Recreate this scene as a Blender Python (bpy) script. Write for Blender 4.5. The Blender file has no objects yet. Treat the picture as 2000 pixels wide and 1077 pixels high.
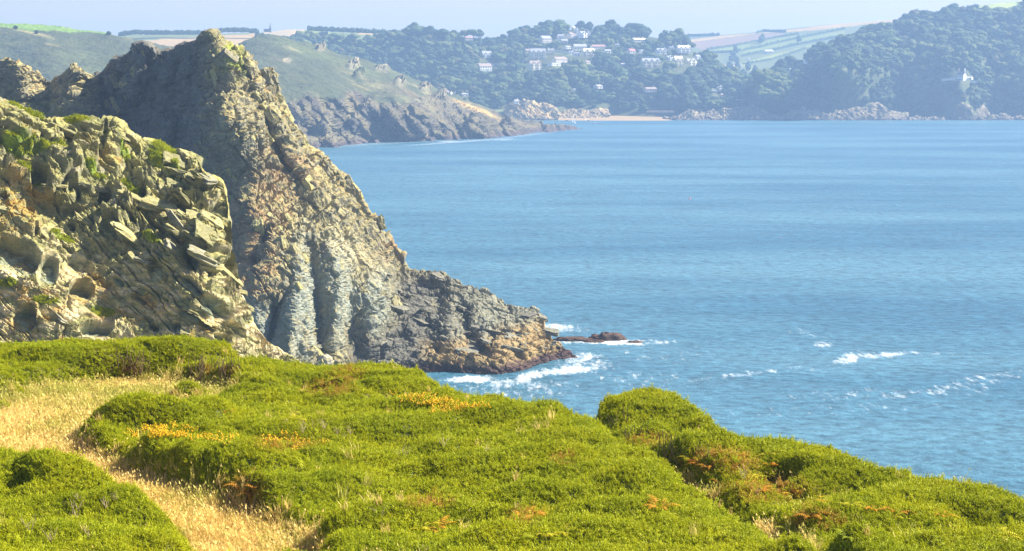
import bpy, math, random
import numpy as np
from mathutils import Vector, Matrix, Euler
R = math.radians
random.seed(7); rng = np.random.default_rng(11)

# ------------------------------------------------------------------ camera, sky, sun, exposure
SC = bpy.context.scene
COL = SC.collection
F, CX, CY, CAMZ = 4010.0, 1000.0, 538.5, 60.0          # focal length in photo pixels, picture centre, eye height above the sea
PITCH = math.atan(400.0 / F)
cam = bpy.data.cameras.new('camera'); camo = bpy.data.objects.new('camera', cam); COL.objects.link(camo)
cam.sensor_width = 36; cam.lens = 36 * F / 2000; cam.clip_start = .5; cam.clip_end = 30000
camo.location = (0, 0, CAMZ); camo.rotation_euler = (R(90) - PITCH, 0, 0)
SC.camera = camo
SUN_AZ, SUN_EL = 77.0, 40.0                             # degrees clockwise from the view direction, degrees above the horizon
wd = bpy.data.worlds.new('World'); SC.world = wd; wd.use_nodes = True
wn = wd.node_tree; bg = wn.nodes['Background']
sky = wn.nodes.new('ShaderNodeTexSky'); sky.sky_type = 'NISHITA'; sky.sun_disc = False
sky.sun_elevation = R(SUN_EL); sky.sun_rotation = R(SUN_AZ); sky.altitude = 0
sky.air_density = 1.0; sky.dust_density = 0.6; sky.ozone_density = 3.0
tint = wn.nodes.new('ShaderNodeVectorMath'); tint.operation = 'MULTIPLY'; tint.inputs[1].default_value = (1.12, .97, 1.09)
wn.links.new(sky.outputs[0], tint.inputs[0]); wn.links.new(tint.outputs[0], bg.inputs[0]); bg.inputs[1].default_value = 0.057
sl = bpy.data.lights.new('sun', 'SUN'); slo = bpy.data.objects.new('sun', sl); COL.objects.link(slo)
sl.energy = 5.0; sl.angle = R(.5); sl.color = (1, .93, .80)
SD = Vector((math.cos(R(SUN_EL)) * math.sin(R(SUN_AZ)), math.cos(R(SUN_EL)) * math.cos(R(SUN_AZ)), math.sin(R(SUN_EL))))
slo.rotation_euler = SD.to_track_quat('Z', 'Y').to_euler(); slo.location = (200, 100, 400)
vs = SC.view_settings; vs.view_transform = 'Standard'; vs.look = 'None'; vs.gamma = 1; vs.use_curve_mapping = False
vs.exposure = 1.5
SC.cycles.max_bounces = 6; SC.cycles.diffuse_bounces = 2; SC.cycles.glossy_bounces = 2; SC.cycles.volume_bounces = 1
SC.cycles.transparent_max_bounces = 8
SC.cycles.use_denoising = True

# ------------------------------------------------------------------ numeric helpers
CP, SP = math.cos(PITCH), math.sin(PITCH)
def at(X, Y, d):
    """world points seen at photo pixel X, Y at forward distance d"""
    X, Y, d = np.broadcast_arrays(np.asarray(X, float), np.asarray(Y, float), np.asarray(d, float))
    a = (X - CX) / F; b = (CY - Y) / F; dy = CP + b * SP
    return np.stack([a * d / dy, d, CAMZ + d * (-SP + b * CP) / dy], -1)
def px_of(p):
    p = np.asarray(p, float); v = p - np.array([0, 0, CAMZ])
    zf = v[..., 1] * CP - v[..., 2] * SP; up = v[..., 1] * SP + v[..., 2] * CP
    zf = np.where(np.abs(zf) < 1e-3, 1e-3, zf)
    return CX + F * v[..., 0] / zf, CY - F * up / zf
def row_y(d, z):
    k = (np.asarray(z, float) - CAMZ) / d
    return CY - F * (k * CP + SP) / (CP - k * SP)
def sea_d(Y):
    b = (CY - np.asarray(Y, float)) / F
    return -CAMZ * (CP + b * SP) / (-SP + b * CP)
def sea_at(X, Y): return at(X, Y, sea_d(Y))

def _h(ix, iy, iz, seed):
    with np.errstate(over='ignore'):
        h = (ix.astype(np.uint32) * np.uint32(374761393) + iy.astype(np.uint32) * np.uint32(668265263)
             + iz.astype(np.uint32) * np.uint32(2246822519) + np.uint32((seed * 3266489917 + 374761) & 0xffffffff))
        h = (h ^ (h >> np.uint32(13))) * np.uint32(1274126177)
        h = (h ^ (h >> np.uint32(15))) * np.uint32(2654435761)
    return h ^ (h >> np.uint32(16))
def pn(p, seed=0):
    """gradient noise, about -1..1"""
    p = np.asarray(p, float); sh = p.shape[:-1]; p = p.reshape(-1, 3)
    i = np.floor(p).astype(np.int64); f = p - i; u = f * f * f * (f * (f * 6 - 15) + 10)
    out = np.zeros(len(p))
    for cx in (0, 1):
        for cy in (0, 1):
            for cz in (0, 1):
                h = _h(i[:, 0] + cx, i[:, 1] + cy, i[:, 2] + cz, seed)
                gx = (h & np.uint32(255)) / 127.5 - 1; gy = ((h >> np.uint32(8)) & np.uint32(255)) / 127.5 - 1
                gz = ((h >> np.uint32(16)) & np.uint32(255)) / 127.5 - 1
                w = (u[:, 0] if cx else 1 - u[:, 0]) * (u[:, 1] if cy else 1 - u[:, 1]) * (u[:, 2] if cz else 1 - u[:, 2])
                out += w * (gx * (f[:, 0] - cx) + gy * (f[:, 1] - cy) + gz * (f[:, 2] - cz))
    return (out * 1.3).reshape(sh)
def fbm(p, oct=4, seed=0, gain=.5, ridged=False):
    p = np.asarray(p, float); s = 0; a = 1; t = 0
    for k in range(oct):
        n = pn(p * 2.03 ** k + k * 17.3, seed + k)
        s = s + a * ((1 - 2 * np.abs(n)) if ridged else n); t += a; a *= gain
    return s / t
def worley(p, seed=0):
    p = np.asarray(p, float); sh = p.shape[:-1]; p = p.reshape(-1, 3)
    i = np.floor(p).astype(np.int64); f1 = np.full(len(p), 9.); f2 = f1.copy(); idr = np.zeros(len(p))
    for dx in (-1, 0, 1):
        for dy in (-1, 0, 1):
            for dz in (-1, 0, 1):
                cx, cy, cz = i[:, 0] + dx, i[:, 1] + dy, i[:, 2] + dz
                h = _h(cx, cy, cz, seed)
                qx = cx + (h & np.uint32(1023)) / 1023.; qy = cy + ((h >> np.uint32(10)) & np.uint32(1023)) / 1023.
                qz = cz + ((h >> np.uint32(20)) & np.uint32(1023)) / 1023.
                d = np.sqrt((qx - p[:, 0]) ** 2 + (qy - p[:, 1]) ** 2 + (qz - p[:, 2]) ** 2)
                r = (_h(cx, cy, cz, seed + 77) & np.uint32(65535)) / 65535.
                near = d < f1
                f2 = np.where(near, f1, np.minimum(f2, d)); idr = np.where(near, r, idr); f1 = np.where(near, d, f1)
    return f1.reshape(sh), f2.reshape(sh), idr.reshape(sh)
def sstep(a, b, x):
    t = np.clip((x - a) / (b - a), 0, 1); return t * t * (3 - 2 * t)
def blocks(p, frame, L, seed, joint=.1):
    """random step per joint-bounded rock block: -1..1, with the joints recessed"""
    q = np.stack([p @ frame[k] / L[k] for k in range(3)], -1)
    f1, f2, r = worley(q, seed)
    return (r * 2 - 1) * sstep(0, joint, f2 - f1) - .6 * (1 - sstep(0, joint * .7, f2 - f1))
def strata(p, frame, thick, L, seed, joint=.08, warp=.5, ledge=.35):
    """bedded rock: layers of the given thickness, each broken into blocks of size L that stand out by a random step, -1..1"""
    w = fbm(p / (L * 2.2), 3, seed) * warp * 1.6
    u = p @ frame[2] / thick + w + .35 * pn(p @ np.array(frame).T * np.array([1 / (L * 5), 1 / (L * 5), 1 / (thick * 2.5)]), seed + 1)
    lay = np.floor(u).astype(np.int64); fr = u - lay; sh = fr.shape
    j = pn(p / (L * .6), seed + 2) * .25
    a = (p @ frame[0] / L + j).ravel() + (lay.ravel() * 7919 % 97) * .37; b = (p @ frame[1] / L).ravel() + (lay.ravel() * 104729 % 89) * .41; ly = lay.ravel()
    ia, ib = np.floor(a).astype(np.int64), np.floor(b).astype(np.int64); f1 = np.full(a.shape, 9.); f2 = f1.copy(); r = np.zeros(a.shape)
    for da in (-1, 0, 1):
        for db in (-1, 0, 1):
            h = _h(ia + da, ib + db, ly, seed); d = np.maximum(np.abs(ia + da + (h & np.uint32(1023)) / 1023. - a), np.abs(ib + db + ((h >> np.uint32(10)) & np.uint32(1023)) / 1023. - b) * .8)
            rr = ((h >> np.uint32(20)) & np.uint32(1023)) / 1023.; n = d < f1; f2 = np.where(n, f1, np.minimum(f2, d)); r = np.where(n, rr, r); f1 = np.where(n, d, f1)
    r, g = r.reshape(sh), (f2 - f1).reshape(sh); lr = ((_h(lay, lay * 0, lay * 0, seed + 5) & np.uint32(1023)) / 1023.)
    return (r * 1.2 + lr * .8 - 1) * sstep(0, joint, g) - .55 * (1 - sstep(0, joint, g)) - ledge * (1 - sstep(0, .18, fr)) + .12 * fr
def rbf(ctrl, scale=100., c=.35):
    """smooth interpolant of (X, Y, value) control points"""
    C = np.array(ctrl, float); P = C[:, :2] / scale; n = len(C)
    k = lambda A, B: -np.sqrt(((A[:, None] - B[None]) ** 2).sum(-1) + c * c)
    M = np.zeros((n + 3, n + 3)); M[:n, :n] = k(P, P) - 1e-3 * np.eye(n); M[:n, n] = 1; M[:n, n + 1:] = P; M[n, :n] = 1; M[n + 1:, :n] = P.T
    w = np.linalg.solve(M, np.r_[C[:, 2], 0, 0, 0])
    def ev(X, Y):
        sh = np.shape(X); Q = np.stack([np.ravel(X), np.ravel(Y)], -1) / scale; out = np.empty(len(Q))
        for a in range(0, len(Q), 40000):
            q = Q[a:a + 40000]; out[a:a + 40000] = k(q, P) @ w[:n] + w[n] + q @ w[n + 1:]
        return out.reshape(sh)
    return ev
def poly_in(X, Y, poly):
    X = np.asarray(X, float); Y = np.asarray(Y, float); ins = np.zeros(X.shape, bool); n = len(poly)
    for i in range(n):
        x1, y1 = poly[i]; x2, y2 = poly[(i + 1) % n]
        if y1 == y2: continue
        c = ((y1 > Y) != (y2 > Y)) & (X < (x2 - x1) * (Y - y1) / (y2 - y1) + x1)
        ins ^= c
    return ins
def blob(X, Y, cx, cy, rx, ry, ang=0, soft=.5):
    a = R(ang); dx = X - cx; dy = Y - cy
    u = (dx * math.cos(a) + dy * math.sin(a)) / rx; v = (-dx * math.sin(a) + dy * math.cos(a)) / ry
    return 1 - sstep(1 - soft, 1 + soft, np.sqrt(u * u + v * v))
def ell(X, Y, cx, cy, rx, ry, ang=0):
    a = R(ang); dx = X - cx; dy = Y - cy
    return ((dx * math.cos(a) + dy * math.sin(a)) / rx, (-dx * math.sin(a) + dy * math.cos(a)) / ry)
def normals(P):
    du = np.gradient(P, axis=1); dv = np.gradient(P, axis=0)
    n = np.cross(du, dv); return n / (np.linalg.norm(n, axis=-1, keepdims=True) + 1e-9)
def mixc(c, rgb, m):
    m = np.clip(m, 0, 1)[..., None]; return c * (1 - m) + np.array(rgb) * m
def lerp_pts(X, pts):
    pts = sorted(pts); return np.interp(X, [p[0] for p in pts], [p[1] for p in pts])

# ------------------------------------------------------------------ scene helpers
def tag(o, label=None, cat=None, group=None, kind=None):
    if label: o['label'] = label
    if cat: o['category'] = cat
    if group: o['group'] = group
    if kind: o['kind'] = kind
    return o
def link(o, parent=None):
    COL.objects.link(o)
    if parent: o.parent = parent
    return o
def empty(name, loc, rz=0, label=None, cat=None, group=None):
    o = bpy.data.objects.new(name, None); o.location = [float(v) for v in loc]; o.rotation_euler = (0, 0, rz); o.empty_display_size = .5
    return tag(link(o), label, cat, group)
def raw_mesh(name, V, faces, mats=(), smooth=True):
    me = bpy.data.meshes.new(name); V = np.asarray(V, np.float32); faces = np.asarray(faces, np.int32)
    k = faces.shape[1]
    me.vertices.add(len(V)); me.vertices.foreach_set('co', V.ravel())
    me.loops.add(faces.size); me.loops.foreach_set('vertex_index', faces.ravel())
    me.polygons.add(len(faces)); me.polygons.foreach_set('loop_start', np.arange(0, faces.size, k, dtype=np.int32))
    me.update(calc_edges=True); me.validate()
    me.polygons.foreach_set('use_smooth', np.full(len(me.polygons), smooth))
    for m in mats: me.materials.append(m)
    return me
def grid_faces(nv, nu):
    i = np.arange(nv * nu).reshape(nv, nu)
    return np.stack([i[:-1, :-1], i[:-1, 1:], i[1:, 1:], i[1:, :-1]], -1).reshape(-1, 4)
def set_col(me, col, name='Col'):
    a = me.color_attributes.new(name, 'FLOAT_COLOR', 'POINT'); c = np.ones((len(me.vertices), 4), np.float32)
    c[:, :3] = col.reshape(-1, 3); a.data.foreach_set('color', c.ravel())
def set_f(me, name, v):
    a = me.attributes.new(name, 'FLOAT', 'POINT'); a.data.foreach_set('value', np.ascontiguousarray(v, np.float32).ravel())
def sheet(name, P, mat, col=None, floats=None, parent=None, keep=None, smooth=True):
    nv, nu = P.shape[:2]; f = grid_faces(nv, nu)
    V = P.reshape(-1, 3); sel = None
    if keep is not None:
        kv = keep.reshape(-1); f = f[kv[f].all(1)]
        used = np.zeros(len(V), bool); used[f.ravel()] = True; mp = np.cumsum(used) - 1
        f = mp[f]; V = V[used]; sel = used
    me = raw_mesh(name, V, f, [mat], smooth)
    if col is not None: set_col(me, col.reshape(-1, 3)[sel] if sel is not None else col)
    for k, v in (floats or {}).items(): set_f(me, k, v.reshape(-1)[sel] if sel is not None else v)
    return link(bpy.data.objects.new(name, me), parent)
class MB:
    """collects simple shapes, links them as one mesh"""
    def __init__(s): s.v = []; s.f = []; s.mi = []
    def add(s, V, Fs, mi=0):
        n = len(s.v); s.v += [tuple(float(c) for c in p) for p in V]; s.f += [tuple(n + i for i in f) for f in Fs]; s.mi += [mi] * len(Fs)
    def box(s, c, d, mi=0, taper=1.0):
        x, y, z = c; a, b, h = d[0] / 2, d[1] / 2, d[2] / 2; t = taper
        s.add([(x - a, y - b, z - h), (x + a, y - b, z - h), (x + a, y + b, z - h), (x - a, y + b, z - h),
               (x - a * t, y - b * t, z + h), (x + a * t, y - b * t, z + h), (x + a * t, y + b * t, z + h), (x - a * t, y + b * t, z + h)],
              [(3, 2, 1, 0), (4, 5, 6, 7), (0, 1, 5, 4), (1, 2, 6, 5), (2, 3, 7, 6), (3, 0, 4, 7)], mi)
    def tube(s, pts, rad, n=6, mi=0):
        pts = [Vector(p) for p in pts]; base = len(s.v); rings = []
        for i, p in enumerate(pts):
            d = (pts[min(i + 1, len(pts) - 1)] - pts[max(i - 1, 0)]).normalized()
            a = d.orthogonal().normalized(); b = d.cross(a); r = rad[i] if isinstance(rad, (list, tuple)) else rad
            rings.append([p + (a * math.cos(k * 2 * math.pi / n) + b * math.sin(k * 2 * math.pi / n)) * r for k in range(n)])
        V = [v for r_ in rings for v in r_]; Fs = []
        for i in range(len(pts) - 1):
            for k in range(n): Fs.append((i * n + k, i * n + (k + 1) % n, (i + 1) * n + (k + 1) % n, (i + 1) * n + k))
        Fs.append(tuple(range(n))[::-1]); Fs.append(tuple((len(pts) - 1) * n + k for k in range(n)))
        s.add(V, Fs, mi)
    def mesh(s, name, mats, smooth=False):
        me = bpy.data.meshes.new(name); me.from_pydata(s.v, [], s.f); me.update()
        for m in (mats if isinstance(mats, (list, tuple)) else [mats]): me.materials.append(m)
        me.polygons.foreach_set('material_index', s.mi); me.polygons.foreach_set('use_smooth', [smooth] * len(s.f))
        return me
    def build(s, name, mats, parent=None, smooth=False):
        return link(bpy.data.objects.new(name, s.mesh(name, mats, smooth)), parent)

# ------------------------------------------------------------------ materials
def new_mat(name):
    m = bpy.data.materials.new(name); m.use_nodes = True; nt = m.node_tree
    return m, nt, nt.nodes['Principled BSDF'], (lambda t, **k: _node(nt, t, k)), nt.links.new
def _node(nt, t, k):
    n = nt.nodes.new(t)
    for a, v in k.items(): setattr(n, a, v)
    return n
def plain(name, rgb, rough=.7, var=.15, scale=3., metal=0, spec=.3):
    m, nt, b, N, L = new_mat(name)
    b.inputs['Roughness'].default_value = rough; b.inputs['Metallic'].default_value = metal; b.inputs['Specular IOR Level'].default_value = spec
    g = N('ShaderNodeNewGeometry'); no = N('ShaderNodeTexNoise'); no.inputs['Scale'].default_value = scale; no.inputs['Detail'].default_value = 5
    L(g.outputs['Position'], no.inputs['Vector'])
    mp = N('ShaderNodeMapRange'); mp.inputs[1].default_value = .3; mp.inputs[2].default_value = .7; mp.inputs[3].default_value = 1 - var; mp.inputs[4].default_value = 1 + var
    L(no.outputs['Fac'], mp.inputs[0])
    mu = N('ShaderNodeVectorMath', operation='SCALE'); mu.inputs[0].default_value = rgb; L(mp.outputs[0], mu.inputs['Scale']); L(mu.outputs[0], b.inputs['Base Color'])
    return m
def earth_mat(name, scales=(1.5, 9.), var=(.35, .35), bump=.5, bdist=.1, rough=.9, stretch=(1, 1, 1), rot=(0, 0, 0), hue=(1.12, 1, .8)):
    """material that takes its base colour from the mesh's colour attribute and adds grain and fine relief"""
    m, nt, b, N, L = new_mat(name); b.inputs['Roughness'].default_value = rough; b.inputs['Specular IOR Level'].default_value = .2
    at_ = N('ShaderNodeVertexColor', layer_name='Col'); g = N('ShaderNodeNewGeometry')
    mp = N('ShaderNodeMapping'); mp.inputs['Rotation'].default_value = rot; mp.inputs['Scale'].default_value = stretch; L(g.outputs['Position'], mp.inputs['Vector'])
    last = at_.outputs['Color']; hts = []
    for i, (s, v) in enumerate(zip(scales, var)):
        no = N('ShaderNodeTexNoise'); no.inputs['Scale'].default_value = s; no.inputs['Detail'].default_value = 6; no.inputs['Roughness'].default_value = .65
        L(mp.outputs[0], no.inputs['Vector'])
        r = N('ShaderNodeMapRange'); r.inputs[1].default_value = .28; r.inputs[2].default_value = .72; r.inputs[3].default_value = 1 - v; r.inputs[4].default_value = 1 + v
        L(no.outputs['Fac'], r.inputs[0])
        mu = N('ShaderNodeVectorMath', operation='SCALE'); L(last, mu.inputs[0]); L(r.outputs[0], mu.inputs['Scale']); last = mu.outputs[0]; hts.append(no.outputs['Fac'])
    no = N('ShaderNodeTexNoise'); no.inputs['Scale'].default_value = scales[0] * 2.3; no.inputs['Detail'].default_value = 4; L(mp.outputs[0], no.inputs['Vector'])
    r = N('ShaderNodeMapRange'); r.inputs[1].default_value = .45; r.inputs[2].default_value = .7; L(no.outputs['Fac'], r.inputs[0])
    mx = N('ShaderNodeVectorMath', operation='MULTIPLY'); mx.inputs[1].default_value = hue; L(last, mx.inputs[0])
    mi = N('ShaderNodeMix', data_type='RGBA'); L(r.outputs[0], mi.inputs['Factor']); L(last, mi.inputs['A']); L(mx.outputs[0], mi.inputs['B'])
    L(mi.outputs['Result'], b.inputs['Base Color'])
    ad = N('ShaderNodeMath', operation='ADD'); L(hts[0], ad.inputs[0]); L(hts[-1], ad.inputs[1])
    bu = N('ShaderNodeBump'); bu.inputs['Strength'].default_value = bump; bu.inputs['Distance'].default_value = bdist
    L(ad.outputs[0], bu.inputs['Height']); L(bu.outputs[0], b.inputs['Normal'])
    return m
def leaf_mat(name, rgb, rgb2, dry=None, trans=.35, rough=.55, wscale=.25, var=.3):
    """foliage: two tones by instance and by place, an instancer attribute 'dry' turns it to the third tone"""
    m, nt, b, N, L = new_mat(name); b.inputs['Roughness'].default_value = rough; b.inputs['Specular IOR Level'].default_value = .12
    oi = N('ShaderNodeObjectInfo'); g = N('ShaderNodeNewGeometry'); no = N('ShaderNodeTexNoise'); no.inputs['Scale'].default_value = wscale; no.inputs['Detail'].default_value = 4
    L(g.outputs['Position'], no.inputs['Vector'])
    sm = N('ShaderNodeMath', operation='MULTIPLY_ADD'); L(oi.outputs['Random'], sm.inputs[0]); sm.inputs[1].default_value = .5
    r0 = N('ShaderNodeMapRange'); r0.inputs[1].default_value = .3; r0.inputs[2].default_value = .7; r0.inputs[3].default_value = -.1; r0.inputs[4].default_value = .6
    L(no.outputs['Fac'], r0.inputs[0]); L(r0.outputs[0], sm.inputs[2])
    mi = N('ShaderNodeMix', data_type='RGBA'); mi.inputs['A'].default_value = (*rgb, 1); mi.inputs['B'].default_value = (*rgb2, 1); L(sm.outputs[0], mi.inputs['Factor'])
    last = mi.outputs['Result']
    if dry:
        a = N('ShaderNodeAttribute', attribute_type='INSTANCER', attribute_name='dry')
        m2 = N('ShaderNodeMix', data_type='RGBA'); L(a.outputs['Fac'], m2.inputs['Factor']); L(last, m2.inputs['A']); m2.inputs['B'].default_value = (*dry, 1); last = m2.outputs['Result']
    L(last, b.inputs['Base Color'])
    if trans:
        tr = N('ShaderNodeBsdfTranslucent'); L(last, tr.inputs['Color']); ms = N('ShaderNodeMixShader'); ms.inputs[0].default_value = trans
        L(b.outputs[0], ms.inputs[1]); L(tr.outputs[0], ms.inputs[2]); L(ms.outputs[0], nt.nodes['Material Output'].inputs['Surface'])
    return m

M = {}
M['cliff'] = earth_mat('cliff_rock', (1.3, 7.), (.3, .4), .8, .12, stretch=(.5, .6, 2.2), rot=(R(14), R(-30), 0))
M['head'] = earth_mat('headland_rock', (.5, 3.), (.3, .4), .8, .3, stretch=(1.3, 1.3, .7))
M['shore'] = earth_mat('shore_rock', (.25, 1.2), (.3, .35), .8, .6)
M['heath'] = earth_mat('heath_slope', (.03, .25), (.25, .4), .6, 1.2)
M['field'] = earth_mat('field_ground', (.02, .2), (.1, .12), .2, .4)
M['wood_floor'] = earth_mat('wood_floor', (.05, .3), (.3, .3), .4, .8)
M['soil'] = earth_mat('dry_soil', (1., 8.), (.3, .4), .5, .05)
M['thatch'] = earth_mat('gorse_thatch', (2., 14.), (.4, .5), .7, .06)
M['sand'] = plain('beach_sand', (.34, .235, .115), .9, .12, .3)
# ------------------------------------------------------------------ sea
def sea_mat():
    m, nt, b, N, L = new_mat('sea_water')
    g = N('ShaderNodeNewGeometry')
    def noise(sx, sy, det=4, rough=.6, rot=0.):
        mp = N('ShaderNodeMapping'); mp.inputs['Scale'].default_value = (sx, sy, 1); mp.inputs['Rotation'].default_value = (0, 0, rot); L(g.outputs['Position'], mp.inputs['Vector'])
        no = N('ShaderNodeTexNoise'); no.inputs['Scale'].default_value = 1; no.inputs['Detail'].default_value = det; no.inputs['Roughness'].default_value = rough
        L(mp.outputs[0], no.inputs['Vector']); return no.outputs['Fac']
    def rng_(src, a, b_, c, d):
        r = N('ShaderNodeMapRange'); r.inputs[1].default_value = a; r.inputs[2].default_value = b_; r.inputs[3].default_value = c; r.inputs[4].default_value = d
        L(src, r.inputs[0]); return r.outputs[0]
    big = noise(.0035, .011, 4, .5, .12); mid = noise(.035, .06, 4, .6, .08); fine = noise(.32, .36, 5, .65)
    mi = N('ShaderNodeMix', data_type='RGBA'); mi.inputs['A'].default_value = (.032, .112, .165, 1); mi.inputs['B'].default_value = (.070, .172, .222, 1)
    L(rng_(big, .38, .64, 0, 1), mi.inputs['Factor'])
    mu = N('ShaderNodeVectorMath', operation='SCALE'); L(mi.outputs['Result'], mu.inputs[0])
    s1 = rng_(mid, .3, .7, .86, 1.14); s2 = rng_(fine, .3, .7, .5, 1.5); mm = N('ShaderNodeMath', operation='MULTIPLY'); L(s1, mm.inputs[0]); L(s2, mm.inputs[1]); L(mm.outputs[0], mu.inputs['Scale'])
    fa = N('ShaderNodeAttribute', attribute_name='foam'); fn = noise(.6, .12, 8, .8, .08); fn2 = noise(.10, .04, 3, .6)
    # foam where the painted surf mask beats the broken-water noise
    t = N('ShaderNodeMath', operation='MULTIPLY_ADD'); L(fa.outputs['Fac'], t.inputs[0]); t.inputs[1].default_value = .55; L(rng_(fn, .28, .72, 0, .8), t.inputs[2])
    fo = rng_(t.outputs[0], .62, 1.08, 0, 1)
    fz = N('ShaderNodeMath', operation='MULTIPLY'); L(fo, fz.inputs[0]); L(rng_(fa.outputs['Fac'], .02, .2, 0, 1), fz.inputs[1])
    mi2 = N('ShaderNodeMix', data_type='RGBA'); L(fz.outputs[0], mi2.inputs['Factor']); L(mu.outputs[0], mi2.inputs['A']); mi2.inputs['B'].default_value = (.72, .76, .78, 1)
    L(mi2.outputs['Result'], b.inputs['Base Color'])
    ro = N('ShaderNodeMath', operation='MULTIPLY_ADD'); L(fz.outputs[0], ro.inputs[0]); ro.inputs[1].default_value = .6; ro.inputs[2].default_value = .34; L(ro.outputs[0], b.inputs['Roughness'])
    b.inputs['IOR'].default_value = 1.33; b.inputs['Specular IOR Level'].default_value = .42
    h = N('ShaderNodeMath', operation='MULTIPLY_ADD'); L(fine, h.inputs[0]); h.inputs[1].default_value = .45
    L(mid, h.inputs[2])
    bu = N('ShaderNodeBump'); bu.inputs['Strength'].default_value = 1.0; bu.inputs['Distance'].default_value = 1.7; L(h.outputs[0], bu.inputs['Height']); L(bu.outputs[0], b.inputs['Normal'])
    return m
M['sea'] = sea_mat()
def foam_mask(X, Y):
    f = np.zeros(X.shape)
    #         cx   cy   rx  ry  ang  strength : surf round the headland, the awash rocks, and wind streaks
    for cx, cy, rx, ry, an, s in [(925, 741, 55, 8, 0, .95), (985, 744, 85, 6, 3, .7), (1040, 733, 45, 8, -12, .9), (1115, 723, 55, 8, -4, 1.), (1135, 700, 38, 9, -8, .8),
            (1150, 712, 60, 16, 0, .55), (1080, 640, 42, 7, 0, .95), (1110, 644, 50, 6, 0, .5), (1190, 668, 80, 6, 2, 1.1), (1250, 668, 80, 5, 0, .6), (1100, 668, 25, 4, 0, .7), (1020, 768, 120, 12, 0, .40),
            (1000, 752, 130, 10, 0, .5), (1660, 700, 28, 11, -12, .95), (1715, 694, 75, 6, -3, .8), (1800, 692, 120, 4, 0, .4), (1608, 672, 20, 7, 5, .75), (1570, 650, 60, 9, 8, .3), (1440, 733, 130, 5, -7, .55),
            (1530, 724, 90, 5, -2, .4), (1900, 748, 130, 9, -9, .5), (1760, 768, 220, 12, -2, .42), (1930, 735, 70, 7, -8, .5), (1620, 800, 260, 14, -3, .25), (1290, 690, 120, 25, 0, .25), (1240, 740, 120, 20, 0, .3),
            (740, 281, 130, 2.5, -3, .5), (900, 277, 120, 2, -4, .65), (880, 277, 30, 2, 0, .7), (1030, 264, 60, 1.5, -6, .6), (980, 273, 30, 2, 0, .6), (1220, 245, 500, 2, 0, .08)]:
        f = np.maximum(f, (s if cx < 1270 else s * .86) * blob(X, Y, cx, cy, rx, ry, an, .7))
    return f
Xs = np.r_[np.linspace(-2500, -50, 40), np.linspace(-30, 2030, 640), np.linspace(2080, 4500, 40)]
Ys = np.r_[174, 180, 190, 200, 210, 220, np.linspace(228, 990, 380), 1010, 1040, 1100, 1250, 1500]
Xg, Yg = np.meshgrid(Xs, Ys[::-1])
P = sea_at(Xg, Yg); P[..., 2] = 0
P[..., 0] = np.clip(P[..., 0], -3300, 3300)
tag(sheet('sea', P, M['sea'], floats={'foam': foam_mask(Xg, Yg)}), kind='structure')

# ------------------------------------------------------------------ relief: a shore, cliff or hill between its foot and its skyline
def relief(X0, X1, nu, nt, crest, dcrest, dfoot, foot_z=-4., foot_y=None, ctrl=(), back=((3, .5), (10, 3), (30, 14), (60, 40)), jag=(0, 0, 0), step=45, add=None, seed=0):
    X = np.linspace(X0, X1, nu); yc = lerp_pts(X, crest); dc = lerp_pts(X, dcrest); df = lerp_pts(X, dfoot)
    yf = row_y(df, foot_z) if foot_y is None else lerp_pts(X, foot_y)
    cs = [(x, float(lerp_pts(x, crest)), float(lerp_pts(x, dcrest))) for x in np.arange(X0, X1 + 1, step)]
    cs += [(x, float(np.interp(x, X, yf)), float(lerp_pts(x, dfoot))) for x in np.arange(X0, X1 + 1, step)]
    cs = [c for i, c in enumerate(cs) if all(abs(c[0] - q[0]) + abs(c[1] - q[1]) > 3 for q in cs[:i])]
    ev = rbf(cs + list(ctrl))
    q = np.stack([X * .035, X * 0 + seed, X * 0], -1); q2 = np.stack([X * .13, X * 0 + seed + 9, X * 0], -1)
    j = jag[0] * pn(q, seed) + jag[1] * pn(q2, seed + 1) + jag[2] * pn(q2 * 2.7, seed + 2)
    ycj = yc + j
    t = np.linspace(0, 1, nt)[:, None]
    Y = yf + (np.minimum(ycj, yf + 0) - yf) * t; XX = np.broadcast_to(X, Y.shape)
    D = ev(XX, Y)
    if add is not None: D = D + add(XX, Y)
    P = at(XX, Y, D); top = P[-1].copy(); rows = [P]
    for dd, dz in back:
        b = top + np.array([0, dd, -dz]); b[:, 0] = top[:, 0] * (1 + dd / top[:, 1]); rows.append(b[None])
    P = np.concatenate(rows); nb = len(back)
    XX = np.concatenate([XX, np.repeat(XX[-1:], nb, 0)]); YY = np.concatenate([Y, np.repeat(Y[-1:], nb, 0)])
    T = np.concatenate([np.broadcast_to(t, Y.shape), np.full((nb, nu), 1.)])
    return P, XX, YY, T, (lambda x, y: ev(np.asarray(x, float), np.asarray(y, float)) + (add(np.asarray(x, float), np.asarray(y, float)) if add is not None else 0))
def rib(X, Y, pts, wl, wr, amt, soft=.08):
    ys = [p[1] for p in pts]; y0, y1 = min(ys), max(ys)
    xc = np.interp(Y, *zip(*sorted((p[1], p[0]) for p in pts))); h = (y1 - y0) * soft + 4
    w = np.where(X < xc, wl, wr); return amt * np.exp(-((X - xc) / w) ** 2) * sstep(y0 - h, y0 + h, Y) * (1 - sstep(y1 - h, y1 + h, Y))
def smooth2(A, n):
    for _ in range(n):
        B = A.copy(); B[1:-1] = (A[:-2] + 2 * A[1:-1] + A[2:]) / 4; C = B.copy(); C[:, 1:-1] = (B[:, :-2] + 2 * B[:, 1:-1] + B[:, 2:]) / 4; A = C
    return A

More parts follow.
